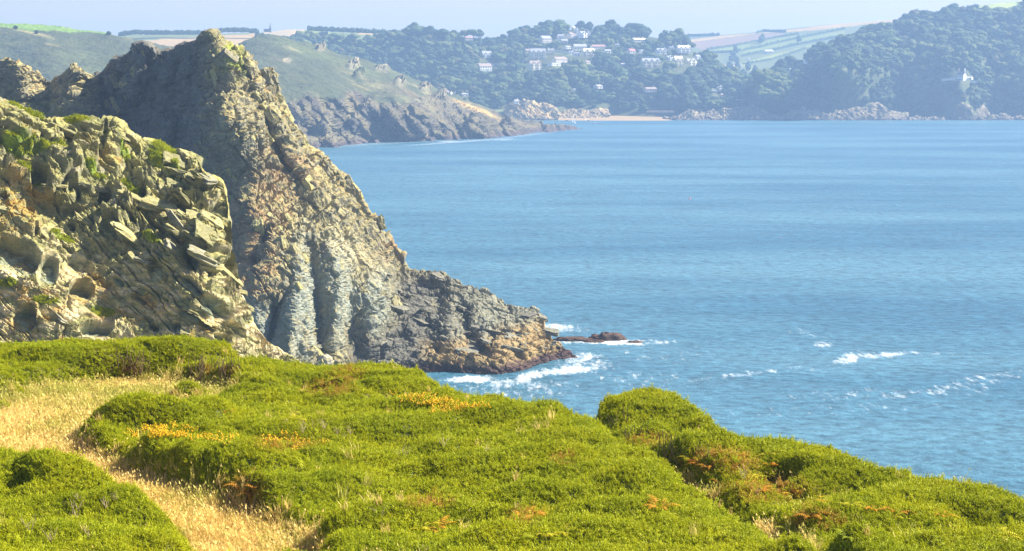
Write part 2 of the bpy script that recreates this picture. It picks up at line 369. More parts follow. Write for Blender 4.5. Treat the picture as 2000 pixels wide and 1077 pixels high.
# ------------------------------------------------------------------ the headland with its pointed crag
HC = [(-260, 150), (-100, 138), (0, 119), (18, 111), (35, 119), (60, 133), (85, 150), (100, 160), (112, 150), (132, 141), (146, 129), (154, 134), (166, 150), (178, 153), (188, 156), (205, 136), (230, 114), (250, 103), (262, 96), (275, 91),
      (285, 89), (298, 97), (308, 104), (322, 107), (345, 91), (365, 84), (385, 76), (398, 69), (415, 68), (432, 71), (448, 79), (460, 89), (472, 94), (483, 108), (498, 124), (507, 142), (514, 146), (519, 131), (525, 139), (530, 160),
      (550, 208), (565, 236), (582, 252), (600, 277), (620, 300), (645, 325), (660, 343), (685, 365), (700, 387), (718, 420), (735, 446), (760, 474), (780, 500), (797, 526), (815, 531), (850, 530), (880, 541), (905, 553), (930, 561),
      (952, 566), (970, 577), (990, 591), (1010, 600), (1030, 602), (1047, 603), (1057, 613), (1062, 638), (1078, 658), (1095, 672), (1112, 687), (1126, 701), (1136, 708)]
HD = [(-260, 520), (0, 486), (60, 484), (110, 490), (150, 484), (185, 494), (230, 488), (285, 478), (345, 466), (400, 450), (440, 445), (470, 446), (600, 450), (797, 452), (850, 447), (950, 441), (1045, 436), (1062, 434), (1126, 431), (1136, 431)]
HF = [(-260, 400), (300, 392), (560, 391), (700, 398), (800, 405), (870, 403.5), (920, 401), (985, 400), (1030, 408), (1075, 411), (1110, 421), (1126, 427), (1136, 429)]
HX = [(190, 200, 491), (200, 300, 488), (250, 150, 483), (250, 300, 480), (300, 180, 471), (300, 300, 465), (350, 150, 462), (360, 220, 455), (395, 130, 449), (412, 180, 442), (426, 115, 438),
      (426, 200, 431), (408, 240, 430), (330, 320, 452), (380, 350, 446), (405, 400, 442), (432, 460, 436), (440, 540, 412), (455, 300, 427), (520, 300, 431), (600, 360, 438), (560, 420, 424), (505, 400, 421), (470, 420, 422), (485, 470, 415),
      (480, 560, 403), (540, 600, 400), (700, 450, 437), (760, 520, 445), (650, 480, 420), (600, 470, 416), (620, 600, 406), (580, 690, 396), (700, 600, 413), (720, 560, 420), (780, 560, 438), (700, 690, 404), (840, 600, 429),
      (760, 620, 421), (800, 690, 411), (950, 650, 421), (1000, 700, 410), (900, 700, 409), (20, 200, 478), (100, 220, 480), (150, 220, 478), (60, 400, 440), (200, 420, 450)]
def head_add(X, Y):
    d = rib(X, Y, [(330, 232), (318, 262), (300, 300)], 20, 26, -14)                                    # pinnacle in front of the shaded wall
    d += rib(X, Y, [(470, 95), (500, 165), (525, 215), (555, 290), (590, 340), (625, 410)], 7, 30, -4.5)   # line of crags down the lit flank
    d += rib(X, Y, [(600, 468), (612, 550), (622, 700)], 15, 24, 5.5, .05)                                # sea cave recess
    d += rib(X, Y, [(594, 452), (584, 540), (572, 620), (564, 715)], 13, 9, -2.4, .05)                                # buttress beside it
    d += rib(X, Y, [(640, 480), (668, 550), (654, 630), (640, 690)], 9, 26, -1.6)
    d += rib(X, Y, [(682, 520), (680, 690)], 14, 22, 4)
    d += rib(X, Y, [(735, 530), (725, 690)], 16, 26, -3)
    d += rib(X, Y, [(520, 450), (505, 520)], 20, 8, 6)                                                    # dark notch
    d += rib(X, Y, [(545, 590), (520, 690)], 14, 10, 5)
    d += rib(X, Y, [(905, 600), (915, 650), (950, 690)], 22, 10, 5)                                       # gullies of the low point
    d += rib(X, Y, [(1005, 680), (1015, 705)], 20, 10, 3)
    d += rib(X, Y, [(860, 560), (850, 640), (840, 690)], 40, 16, 4)
    d += rib(X, Y, [(150, 130), (140, 190)], 30, 14, -5) + rib(X, Y, [(25, 112), (45, 190)], 16, 40, -6)
    d += rib(X, Y, [(283, 90), (270, 150), (255, 200)], 10, 22, -7)
    d += rib(X, Y, [(440, 400), (462, 480)], 25, 10, 7)
    for x_, y_ in ((262, 120), (246, 172), (262, 150), (225, 210), (330, 150), (215, 165), (290, 225), (370, 130)): d += rib(X, Y, [(x_, y_ - 12), (x_ - 4, y_ + 14)], 5, 15, -4.5)
    return d
P, XX, YY, T, head_ev = relief(-260, 1134, 660, 420, HC, HD, HF, ctrl=HX, jag=(3, 3.5, 2.), add=head_add, back=((1.5, .6), (6, 4), (18, 16), (40, 45), (60, 80)), seed=3)
N0 = normals(smooth2(P, 6))
low = np.clip(sstep(735, 800, XX) * sstep(500, 560, YY) + sstep(660, 700, XX) * sstep(620, 690, YY), 0, 1)
fr_h = [np.array(v) / np.linalg.norm(v) for v in ((.87, .1, .48), (-.1, 1, .1), (-.48, -.05, .87))]      # steep beds of the crag
fr_l = [np.array(v) / np.linalg.norm(v) for v in ((.97, .1, -.22), (-.1, 1, .1), (.22, -.1, .97))]       # low-dipping beds of the point
dh = blocks(P, fr_h, (5, 6, 12), 5) * .8 + strata(P, fr_h, 1.9, 5., 6) * .75 + strata(P, fr_h, .8, 2., 7) * .4 + fbm(P * 1.1, 3, 77, .6, True) * .35
dl = strata(P, fr_l, 2.2, 8., 8) * .9 + strata(P, fr_l, .8, 3., 9) * .6 + strata(P, fr_l, .45, 1.2, 10) * .25
rg = fbm(P * np.array([.11, .11, .05]), 5, 21, .55, ridged=True) - .35
smoothface = np.clip(blob(XX, YY, 575, 590, 34, 135, 0, .3) + blob(XX, YY, 655, 590, 60, 115, -4, .4) + blob(XX, YY, 510, 640, 40, 50, 0, .4), 0, 1)
vert = fbm(P * np.array([.7, .7, .09]), 5, 37, .6, True) - .4
disp = (1 - low) * ((dh + 1.5 * rg) * (1 - .6 * smoothface) + .9 * vert * smoothface) + low * (dl + .9 * rg)
disp += fbm(P * .5, 3, 31) * .35
P = P + N0 * disp[..., None]
NN = normals(P); up = NN[..., 2]; z = P[..., 2]
nz = fbm(P * .09, 4, 41); n2 = fbm(P * .4, 4, 51)
c = np.broadcast_to(np.array([.28, .25, .125]), P.shape).copy()
c = mixc(c, (.41, .365, .155), sstep(-.1, .4, nz + .4 * n2))
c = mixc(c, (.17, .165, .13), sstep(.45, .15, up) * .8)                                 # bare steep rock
c = mixc(c, (.25, .17, .075), sstep(.05, .4, n2 + nz) * sstep(.35, .6, up) * .8)         # withered turf on ledges
for b in [(500, 440, 60, 60, 0), (480, 550, 70, 45, 0), (555, 340, 60, 50, 40), (760, 490, 25, 30, 40)]: c = mixc(c, (.27, .175, .085), blob(XX, YY, *b, .6) * sstep(-.3, .3, n2 + .3 * nz) * .75)
wall_shade = sstep(30, -30, XX - lerp_pts(YY, [(60, 395), (110, 405), (240, 405), (300, 400), (380, 430), (520, 430)])) * sstep(170, 200, XX)
c = mixc(c, (.115, .12, .12), wall_shade * .85)                                                  # inner wall's shade deepened by a darker painted rock colour
c = mixc(c, (.26, .30, .045), blob(XX, YY, 455, 112, 22, 42, -20, .5) * sstep(-.3, .2, n2) * .9)
c = mixc(c, (.13, .16, .04), blob(XX, YY, 60, 220, 90, 26, 5, .5) * sstep(-.2, .2, n2))
for b in [(590, 590, 30, 125, 0), (650, 570, 40, 100, -4), (720, 600, 45, 75, 15), (510, 640, 40, 45, 0)]: c = mixc(c, (.235, .265, .225), blob(XX, YY, *b, .55) * sstep(-.45, .1, n2 + .5 * fbm(P * np.array([.6, .6, .1]), 4, 38)) * .85)
c = mixc(c, (.44, .40, .25), blob(XX, YY, 690, 500, 70, 20, 38, .6) * sstep(-.2, .3, n2) * .8)
c = mixc(c, (.12, .118, .098), low * sstep(1., .4, (XX - 660) / 420 + .25 * nz))
c = mixc(c, (.23, .235, .18), low * sstep(.35, .75, (XX - 660) / 420 + .2 * nz) * .9)
tanm = low * sstep(7., 4., z + 3 * nz - (XX - 900) * .01)
c = mixc(c, (.29, .215, .10), tanm * sstep(800, 860, XX))
c = mixc(c, (.075, .045, .04), sstep(2.1, .9, z + 1.2 * n2))                            # weed-dark tide band
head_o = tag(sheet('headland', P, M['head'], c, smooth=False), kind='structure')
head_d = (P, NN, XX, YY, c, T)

# awash rocks off the point, and a pale boulder at the cave
def rock(name, loc, size, mat, rgb, label, seed, group=None, rz=0, cat='rock'):
    n, m = 40, 22; th = np.linspace(0, 2 * math.pi, n + 1)[None]; ph = np.linspace(-.5 * math.pi, .5 * math.pi, m)[:, None]
    Q = np.stack([np.cos(ph) * np.cos(th), np.cos(ph) * np.sin(th), np.sin(ph) + 0 * th], -1)
    r = 1 + .28 * fbm(Q * 1.6 + seed, 4, seed) + .16 * blocks(Q * 3 + seed, np.eye(3), (1, 1, .5), seed + 3)
    Q = Q * r[..., None] * np.array(size)
    o = sheet(name, Q, mat, np.broadcast_to(np.array(rgb), Q.shape)); o.location = [float(v) for v in loc]; o.rotation_euler = (0, 0, rz)
    return tag(o, label, cat, group)
for (X, Y, sx, sy, sz, lab, sd) in [(1118, 661, 4.6, 2.2, 1.0, 'long low dark rock awash beside the tip of the headland', 2), (1187, 660, 4.2, 2.2, 1.9, 'highest humped dark sea rock, in the middle of the awash line', 5), (1160, 664, 2.6, 1.6, .7, 'flat dark rock bridging the long rock and the humped sea rock', 8), (1240, 665, 2.2, 1.2, .6, 'small outermost dark rock ringed by white surf', 11)]:
    p = sea_at(X, Y + 4); rock('sea_rock', (p[0], p[1], -.2), (sx, sy, sz), M['shore'], (.085, .055, .045), lab, sd, 'rocks awash off the headland')
p = at(635, 702, 397); rock('boulder', (p[0], p[1], p[2] - .3), (1.6, 1.4, 1.1), M['head'], (.36, .34, .24), 'pale rounded boulder at the mouth of the sea cave', 15)

# ------------------------------------------------------------------ near cliff of tilted slabs
NC = [(-420, 95), (-200, 135), (-100, 160), (0, 190), (30, 203), (60, 214), (85, 224), (112, 229), (130, 226), (160, 226), (180, 228), (197, 233), (203, 227), (222, 230), (236, 240), (250, 252), (262, 264), (285, 272), (310, 276), (330, 290), (349, 300), (356, 298), (372, 297),
      (388, 308), (394, 326), (400, 338), (420, 343), (432, 347), (438, 364), (443, 410), (450, 480), (460, 545), (478, 595), (502, 640), (530, 672), (575, 700), (600, 720)]
ND = [(-420, 222), (0, 212), (200, 214), (350, 213), (437, 207), (441, 203), (446, 198), (500, 194), (600, 188)]
def near_add(X, Y):
    return rib(X, Y, [(330, 300), (345, 420), (380, 520), (430, 620)], 70, 50, -1.5) + rib(X, Y, [(90, 380), (150, 480), (230, 640)], 50, 60, 1.5)
P, XX, YY, T, near_ev = relief(-420, 596, 660, 430, NC, ND, [(-420, 186), (600, 184)], foot_y=[(-420, 770), (600, 770)], ctrl=[(0, 450, 197), (200, 450, 199), (380, 450, 199), (100, 600, 190), (300, 600, 192), (430, 600, 191), (-200, 450, 199)],
                               jag=(2, 2.5, 1.5), add=near_add, back=((1.2, .3), (5, 2.), (14, 10), (30, 30)), seed=6)
N0 = normals(smooth2(P, 10))
fr_n = [np.array(v) / np.linalg.norm(v) for v in ((.87, -.05, -.49), (.05, 1, .05), (.49, -.12, .87))]    # slabs dipping seaward
wp = P + .5 * np.stack([fbm(P * .35, 3, 61), fbm(P * .35, 3, 62), fbm(P * .35, 3, 63)], -1)
upper = sstep(.25, .75, 1 - (YY - 200 - XX * .35) / 420)
top_in = sstep(0, .10, 1 - T)
disp = strata(wp, fr_n, 2.9, 8., 63, ledge=.5) * .65 * upper + (strata(wp, fr_n, 1.15, 6.5, 64, ledge=.6) * .85 + strata(wp, fr_n, .5, 3.2, 65, ledge=.5) * .42) * (.5 + .5 * upper) + strata(wp, fr_n, .24, 1.0, 66) * .16
disp += (fbm(wp * .16, 3, 67, .5, ridged=True) - .35) * .9 + fbm(P * 1.6, 4, 68, .6) * .16
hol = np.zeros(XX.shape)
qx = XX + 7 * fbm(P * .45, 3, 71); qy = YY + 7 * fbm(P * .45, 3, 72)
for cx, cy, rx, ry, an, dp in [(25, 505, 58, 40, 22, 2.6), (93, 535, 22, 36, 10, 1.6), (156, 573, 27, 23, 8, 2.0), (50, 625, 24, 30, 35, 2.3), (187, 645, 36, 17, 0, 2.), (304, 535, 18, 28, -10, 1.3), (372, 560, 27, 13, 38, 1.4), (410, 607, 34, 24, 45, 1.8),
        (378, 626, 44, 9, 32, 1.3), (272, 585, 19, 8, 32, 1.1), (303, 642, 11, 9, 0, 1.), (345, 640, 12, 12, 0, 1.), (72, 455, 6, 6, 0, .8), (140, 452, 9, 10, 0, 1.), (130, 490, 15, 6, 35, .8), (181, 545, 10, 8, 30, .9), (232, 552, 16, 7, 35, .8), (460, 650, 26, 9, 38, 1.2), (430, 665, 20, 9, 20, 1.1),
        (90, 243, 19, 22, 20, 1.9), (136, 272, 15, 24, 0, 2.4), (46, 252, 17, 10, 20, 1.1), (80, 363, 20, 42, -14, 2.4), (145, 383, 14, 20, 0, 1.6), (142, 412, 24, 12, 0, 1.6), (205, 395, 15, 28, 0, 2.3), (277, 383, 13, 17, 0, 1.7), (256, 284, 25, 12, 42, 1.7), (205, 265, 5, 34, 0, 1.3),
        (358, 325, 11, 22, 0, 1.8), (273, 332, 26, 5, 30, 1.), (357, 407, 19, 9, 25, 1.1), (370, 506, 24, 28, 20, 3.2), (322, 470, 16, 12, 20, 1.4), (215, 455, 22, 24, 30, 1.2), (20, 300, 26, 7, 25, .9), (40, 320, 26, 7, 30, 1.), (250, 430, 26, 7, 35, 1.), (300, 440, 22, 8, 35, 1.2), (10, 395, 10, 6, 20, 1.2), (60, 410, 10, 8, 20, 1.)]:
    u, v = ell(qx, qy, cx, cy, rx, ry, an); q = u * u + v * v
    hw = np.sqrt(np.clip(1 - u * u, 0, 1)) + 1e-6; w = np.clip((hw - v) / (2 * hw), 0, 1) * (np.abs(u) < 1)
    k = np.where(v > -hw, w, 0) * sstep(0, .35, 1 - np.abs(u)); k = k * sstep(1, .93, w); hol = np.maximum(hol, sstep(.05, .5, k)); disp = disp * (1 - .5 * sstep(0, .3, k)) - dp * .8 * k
    disp += .3 * np.exp(-((v + hw + .12) / .14) ** 2) * (np.abs(u) < 1) * min(1, dp / 1.5)                         # overhanging lip
for cx, cy, rx, ry, an, hh in [(165, 305, 28, 44, 8, 1.3), (226, 272, 17, 40, 12, 1.5), (122, 350, 34, 46, 10, 1.5), (232, 415, 28, 32, 20, 1.3), (375, 318, 13, 19, 0, 1.8), (405, 372, 32, 32, 25, 1.2), (398, 470, 19, 22, 10, 1.6), (410, 512, 20, 15, 30, 2.), (300, 395, 26, 14, 32, .8), (30, 270, 30, 16, 25, 1.), (330, 500, 30, 22, 35, .8)]:
    u, v = ell(qx, qy, cx, cy, rx, ry, an); q = (u ** 4 + v ** 4); disp += .6 * hh * (1 - sstep(.55, 1.1, q))
disp *= .25 + .75 * top_in
P = P + N0 * disp[..., None]
NN = normals(P); up = NN[..., 2]
nz = fbm(P * .22, 4, 81); n2 = fbm(P * .9, 4, 91); n3 = fbm(P * np.array([.35, .35, 1.6]), 4, 95)
c = np.broadcast_to(np.array([.26, .255, .10]), P.shape).copy()
c = mixc(c, (.45, .415, .15), sstep(-.12, .4, nz + .4 * n2))
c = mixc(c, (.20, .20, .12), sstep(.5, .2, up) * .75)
c = mixc(c, (.36, .33, .235), upper * sstep(.1, .45, n3 + .3 * nz) * .8)
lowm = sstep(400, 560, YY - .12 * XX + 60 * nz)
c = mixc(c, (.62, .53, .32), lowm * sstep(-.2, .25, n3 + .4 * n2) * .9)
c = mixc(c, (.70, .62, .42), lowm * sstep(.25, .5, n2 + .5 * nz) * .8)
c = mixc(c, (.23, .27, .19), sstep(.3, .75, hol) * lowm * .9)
c = mixc(c, (.33, .22, .055), sstep(.12, .4, fbm(P * .3, 4, 97) + .3 * n2) * sstep(.42, .65, up) * .85)
for b in [(40, 400, 50, 60, 30), (110, 300, 30, 14, 10), (205, 320, 12, 20, 0), (340, 405, 16, 25, 10), (190, 560, 40, 26, 30), (300, 590, 40, 20, 20), (60, 580, 70, 20, 8), (240, 620, 60, 14, 5), (20, 645, 50, 20, 10), (100, 610, 22, 28, 0), (265, 370, 18, 12, 30), (350, 455, 14, 24, 20)]:
    c = mixc(c, (.37, .23, .05), blob(XX, YY, *b, .6) * sstep(-.25, .25, n2) * .8)
gr = np.zeros(XX.shape)
for b in [(150, 232, 26, 6, 4), (255, 360, 30, 8, 30), (300, 470, 22, 7, 30), (120, 470, 26, 7, 20), (60, 340, 26, 7, 15), (245, 300, 12, 10, 30), (90, 590, 26, 8, 8), (35, 290, 42, 17, 14), (100, 300, 32, 14, 20), (322, 305, 34, 26, 48), (40, 205, 24, 9, 20), (185, 342, 24, 7, 22), (200, 610, 24, 8, 16), (15, 555, 20, 8, 0), (340, 340, 14, 9, 0), (70, 220, 18, 8, 20)]:
    gr = np.maximum(gr, blob(XX, YY, *b, .35) * sstep(-.55, -.1, n2))
c = mixc(c, (.19, .27, .03), gr)
cliff_turf = (P.reshape(-1, 3), gr.ravel(), XX.ravel(), NN.reshape(-1, 3))
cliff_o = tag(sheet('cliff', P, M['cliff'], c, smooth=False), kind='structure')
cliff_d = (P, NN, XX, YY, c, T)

# ------------------------------------------------------------------ heath hill and rocky shore across the cove
LC = [(-500, 28), (-100, 38), (0, 42), (60, 46), (120, 53), (180, 62), (215, 66), (240, 74), (290, 85), (340, 92), (400, 96), (440, 92), (470, 84), (490, 72), (505, 68), (540, 73), (580, 82), (625, 92), (660, 103), (700, 112), (740, 122), (790, 143), (830, 162),
      (870, 182), (910, 197), (950, 208), (985, 227), (1020, 238), (1060, 243.5), (1100, 247.5), (1145, 253)]
LD = [(-500, 1800), (0, 1900), (180, 1950), (300, 1950), (500, 2000), (640, 2050), (800, 2100), (900, 2110), (1000, 2110), (1060, 2115), (1145, 2130)]
LF = [(-500, 1450), (400, 1500), (610, 1580), (650, 1640), (740, 1731), (850, 1769), (950, 1837), (1050, 1950), (1120, 2060), (1145, 2120)]
def heath_add(X, Y):
    d = 0
    for pts, wl, wr, a in [([(715, 185), (650, 270)], 26, 12, 40), ([(860, 205), (900, 255)], 16, 40, -22), ([(640, 195), (600, 270)], 30, 14, 34), ([(770, 190), (830, 262)], 14, 40, -22), ([(850, 185), (880, 235)], 22, 8, 26), ([(928, 212), (900, 258)], 20, 8, 34),
                           ([(680, 185), (790, 265)], 10, 40, -16), ([(985, 232), (960, 260)], 14, 6, 18), ([(800, 200), (790, 240)], 12, 8, 18), ([(1015, 240), (1030, 255)], 12, 6, 8)]: d = d + rib(X, Y, pts, wl, wr, a)
    q = (X - .75 * (Y - 240)) / 78. + .55 * pn(np.stack([X * .012, Y * .02, 0 * X], -1), 77); f = q - np.floor(q)
    saw = np.where(f < .66, f / .66, (1 - f) / .34) - .5
    q2 = (X - .9 * (Y - 240)) / 27. + .6 * pn(np.stack([X * .03, Y * .05, 0 * X], -1), 78); f2 = q2 - np.floor(q2); saw2 = np.where(f2 < .62, f2 / .62, (1 - f2) / .38) - .5
    top = lerp_pts(X, [(-500, 230), (560, 195), (600, 185), (640, 200), (690, 182), (740, 205), (800, 200), (850, 190), (900, 200), (960, 214), (1000, 226), (1143, 244)])
    w = sstep(-12, 22, Y - top) * sstep(1143, 1060, X)
    return d + w * (saw * 42 * (.6 + .8 * pn(np.stack([X * .01, 0 * X, 0 * X + 5], -1), 79)) + saw2 * 13)
P, XX, YY, T, heath_ev = relief(-500, 1143, 760, 170, LC, LD, LF, foot_z=-3, ctrl=[(610, 180, 1690), (700, 185, 1780), (780, 190, 1830), (850, 215, 1850), (930, 230, 1900), (1000, 245, 1985), (620, 262, 1600), (740, 262, 1745), (860, 262, 1800), (950, 262, 1850), (560, 150, 1740), (640, 130, 1880), (100, 120, 1720), (300, 140, 1700), (450, 150, 1690)],
                                jag=(1, .6, .3), add=heath_add, back=((30, 1), (120, 12), (300, 60)), seed=12)
N0 = normals(smooth2(P, 4))
cl = np.clip(sstep(0, 14, YY - lerp_pts(XX, [(-500, 240), (560, 200), (600, 178), (640, 194), (690, 172), (740, 198), (800, 192), (850, 178), (900, 192), (960, 208), (1000, 222), (1143, 240)]) + 18 * fbm(P * .02, 3, 101)), 0, 1)
fr_s = [np.array(v) / np.linalg.norm(v) for v in ((.8, .1, -.6), (0, 1, 0), (.6, -.1, .8))]
disp = cl * (strata(P, fr_s, 7, 22, 102) * 2.4 + strata(P, fr_s, 3, 9, 103) * 1.6 + (fbm(P * .05, 4, 104, .5, True) - .3) * 3.5) * sstep(-4, 10, P[..., 2] + 4) + (1 - cl) * (fbm(P * .012, 4, 105) * 6 + fbm(P * .06, 4, 106, .6) * 3.2)
for b in [(625, 95, 9, 7), (690, 130, 12, 7), (745, 135, 14, 7), (700, 145, 10, 6), (780, 165, 12, 7), (830, 172, 12, 8), (560, 120, 9, 5), (860, 188, 10, 6)]: disp += blob(XX, YY, *b, 0, .5) * (3 + 5 * blocks(P, fr_s, (9, 9, 5), 107))
P = P + N0 * disp[..., None]
nz = fbm(P * .006, 5, 111); n2 = fbm(P * .04, 4, 112); NN = normals(P)
c = np.broadcast_to(np.array([.060, .072, .034]), P.shape).copy()
c = mixc(c, (.082, .10, .037), sstep(-.05, .3, nz)); c = mixc(c, (.05, .062, .03), sstep(-.02, .25, n2 - .3 * nz)); c = mixc(c, (.19, .17, .08), sstep(.28, .45, fbm(P * .03, 4, 114)) * .8); c = mixc(c, (.17, .13, .075), sstep(.15, .4, fbm(P * .01, 4, 113)) * .7)
c = mixc(c, (.24, .22, .10), np.clip(blob(XX, YY, 740, 175, 70, 16, 28, .7) + blob(XX, YY, 850, 190, 60, 10, 25, .7), 0, 1) * sstep(-.2, .3, n2) * .8)
ck = mixc(np.broadcast_to(np.array([.14, .122, .066]), P.shape), (.085, .075, .058), sstep(-.1, .3, n2)); ck = mixc(ck, (.26, .20, .09), sstep(.1, .4, nz + .3 * n2))
c = c * (1 - cl[..., None]) + ck * cl[..., None]
for b in [(625, 95, 9, 7), (690, 130, 12, 7), (745, 135, 14, 7), (780, 165, 12, 7), (830, 172, 12, 8), (560, 120, 9, 5), (860, 188, 10, 6)]: c = mixc(c, (.22, .20, .13), blob(XX, YY, *b, 0, .5))
c = mixc(c, (.42, .29, .10), blob(XX, YY, 930, 216, 45, 6, 25, .6)); c = mixc(c, (.085, .065, .06), sstep(5, 2, P[..., 2] + 2 * n2))
gf = poly_in(XX, YY + 1.5 * n2, [(-500, 0), (180, 0), (215, 70), (180, 63.5), (120, 63), (60, 62), (20, 55), (0, 52), (-500, 45)])
c = mixc(c, (.13, .22, .04), gf * 1.); c = mixc(c, (.28, .25, .11), blob(XX, YY, 60, 66, 40, 2.5, 12, .5) * .8)
tag(sheet('heath_hill', P, M['heath'], c, smooth=False), kind='structure')

# ------------------------------------------------------------------ farmland and hills behind
def hill(name, X0, X1, nu, nt, crest, dc, foot, df, base, patches, mat, ctrl=(), disp=(8, .006), jag=(.5, .3, .2), back=((60, 3), (300, 30), (700, 120)), add=None, seed=0, tone=.18):
    P, XX, YY, T, ev = relief(X0, X1, nu, nt, crest, dc, df, foot_y=foot, ctrl=ctrl, jag=jag, back=back, step=70, add=add, seed=seed)
    n = fbm(P * disp[1], 4, seed + 7); P[..., 2] += n * disp[0] * (1 - sstep(.85, 1., T))
    c = np.broadcast_to(np.array(base), P.shape) * (1 + tone * n[..., None])
    for poly, rgb in patches: c = mixc(c, rgb, poly_in(XX + 1.5 * n, YY + .8 * n, poly) * 1.)
    o = tag(sheet(name, P, mat, c), kind='structure')
    return P, XX, YY, ev
TAN, PLOUGH, GRN, GRN2 = (.38, .27, .12), (.22, .15, .11), (.17, .21, .055), (.12, .165, .05)
hill('farmland', 100, 1130, 430, 70, [(100, 66), (230, 71), (262, 67), (400, 67), (500, 64), (530, 62), (560, 58), (600, 58), (640, 62), (800, 68), (960, 80), (1130, 110)], [(100, 3200), (960, 3300), (1130, 3300)], [(100, 215), (1130, 236)], [(100, 2300), (960, 2480), (1130, 2540)],
     (.13, .16, .06), [([(262, 80), (395, 75), (412, 72), (500, 66), (502, 72), (480, 100), (300, 100)], TAN), ([(505, 66), (545, 57), (605, 57), (625, 63), (580, 74), (540, 76)], (.42, .33, .20)), ([(600, 58), (640, 62), (660, 66), (600, 76), (560, 80)], GRN), ([(700, 62), (790, 66), (780, 70), (700, 69)], TAN)], M['field'], seed=120)
hill('field_hill', 1180, 2000, 560, 130, [(1180, 84), (1300, 76), (1335, 72), (1404, 69), (1484, 63), (1600, 50), (1690, 43), (1800, 34), (2000, 30)], [(1180, 4300), (2000, 4300)], [(1180, 200), (2000, 200)], [(1180, 3050), (2000, 3050)], (.115, .14, .055),
     [([(1325, 60), (1410, 60), (1404, 72), (1341, 80)], (.10, .12, .09)), ([(1335, 80), (1404, 71), (1484, 65), (1600, 51), (1700, 40), (1800, 20), (1800, 45), (1690, 49), (1600, 59), (1535, 63), (1482, 66), (1380, 79), (1351, 84)], TAN), ([(1340, 84), (1380, 79.5), (1482, 67), (1535, 64), (1519, 73), (1435, 89), (1392, 97), (1370, 98)], PLOUGH),
      ([(1394, 99), (1482, 84), (1484, 91), (1431, 102), (1400, 105)], GRN), ([(1484, 84), (1600, 62), (1650, 52), (1650, 57), (1600, 67), (1527, 83), (1486, 89)], GRN), ([(1451, 101), (1600, 70), (1650, 60), (1650, 72), (1600, 79), (1453, 110)], GRN), ([(1445, 124), (1582, 88), (1600, 86), (1574, 93), (1506, 116), (1449, 126)], (.23, .26, .06)), ([(1443, 124), (1463, 128), (1484, 136), (1478, 146), (1455, 133)], (.23, .26, .06)), ([(1340, 130), (1440, 128), (1440, 131.5), (1340, 133)], TAN)],
     M['field'], seed=130, disp=(5, .004))
W2, X2, Y2, wood_ev = hill('wooded_hill', 540, 1520, 300, 110, [(540, 84), (620, 82), (700, 86), (780, 80), (800, 66), (850, 72), (900, 74), (960, 82), (1000, 74), (1030, 62), (1060, 57), (1150, 59), (1250, 69), (1310, 79), (1350, 99), (1380, 114), (1420, 143), (1450, 160), (1520, 190)],
     [(540, 2950), (1060, 3080), (1400, 2900), (1520, 2800)], [(540, 226), (1520, 226)], [(540, 2600), (1000, 2555), (1520, 2575)], (.075, .085, .035),
     [([(1110, 98), (1150, 104), (1070, 106), (1060, 103)], GRN2), ([(1240, 112), (1310, 112), (1320, 118), (1250, 117)], (.16, .2, .08)), ([(1180, 90), (1255, 88), (1260, 92), (1180, 94)], (.14, .18, .07)), ([(1000, 128), (1130, 120), (1130, 128), (1000, 134)], (.13, .16, .07))], M['wood_floor'], seed=140, disp=(30, .0055), ctrl=[(1100, 150, 2700), (1250, 150, 2690), (900, 150, 2720), (1350, 160, 2680)], add=lambda X, Y: 34 * fbm(np.stack([X * .012, Y * .006, 0 * X], -1), 3, 141) * sstep(60, 110, Y) * sstep(228, 190, Y))
def right_add(X, Y):
    xs = [1290, 1480, 1520, 1600, 1650, 1715, 1755, 1868, 1895, 1930, 2060, 2500]; ys = [0, -8, 26, -12, 18, -22, 78, -22, -18, 72, -10, 30]
    q = np.linspace(1200, 2700, 600); k = np.exp(-.5 * (np.arange(-24, 25) / 7.) ** 2); v = np.convolve(np.pad(np.interp(q, xs, ys), 24, mode='edge'), k / k.sum(), 'valid')
    return np.interp(X, q, v) * sstep(20, 170, Y) * 1.15
W3, X3, Y3, right_ev = hill('wooded_headland', 1290, 2600, 400, 110, [(1290, 230), (1320, 218), (1390, 200), (1440, 184), (1480, 164), (1520, 142), (1560, 124), (1620, 102), (1690, 76), (1740, 57), (1790, 38), (1830, 32), (1862, 25), (1900, 13), (1950, 6), (2000, 2), (2300, -30), (2600, -20)],
     [(1290, 2600), (1440, 2750), (1700, 2930), (2000, 3000), (2600, 2900)], [(1290, 233), (1400, 226), (2600, 226)], [(1290, 2560), (2600, 2572)], (.08, .095, .04), [([(1862, 20), (1900, 10), (2010, -6), (1985, 12), (1950, 22), (1880, 30)], (.30, .36, .12)), ([(1395, 187), (1450, 186), (1452, 200), (1400, 201)], (.28, .33, .11)), ([(1420, 195), (1440, 193), (1450, 204), (1420, 206)], (.34, .36, .1))],
     M['wood_floor'], seed=150, ctrl=[(x, 110, 2665) for x in (1640, 1740, 1840, 1940, 2100, 2300)] + [(x, 170, 2600) for x in (1500, 1600, 1700, 1800, 1900, 2000, 2200)], add=right_add, disp=(10, .005))
# a far ground sheet that carries the land on to the horizon
gx, gy = np.meshgrid(np.linspace(-3200, 3200, 60), np.linspace(2700, 6300, 40))
gp = np.stack([gx, gy, 8 + (gy - 2700) * .012 + 12 * fbm(np.stack([gx, gy, 0 * gx], -1) * .0016, 3, 160)], -1)
tag(sheet('terrain', gp, M['field'], np.broadcast_to(np.array([.12, .14, .06]), gp.shape)), kind='structure')

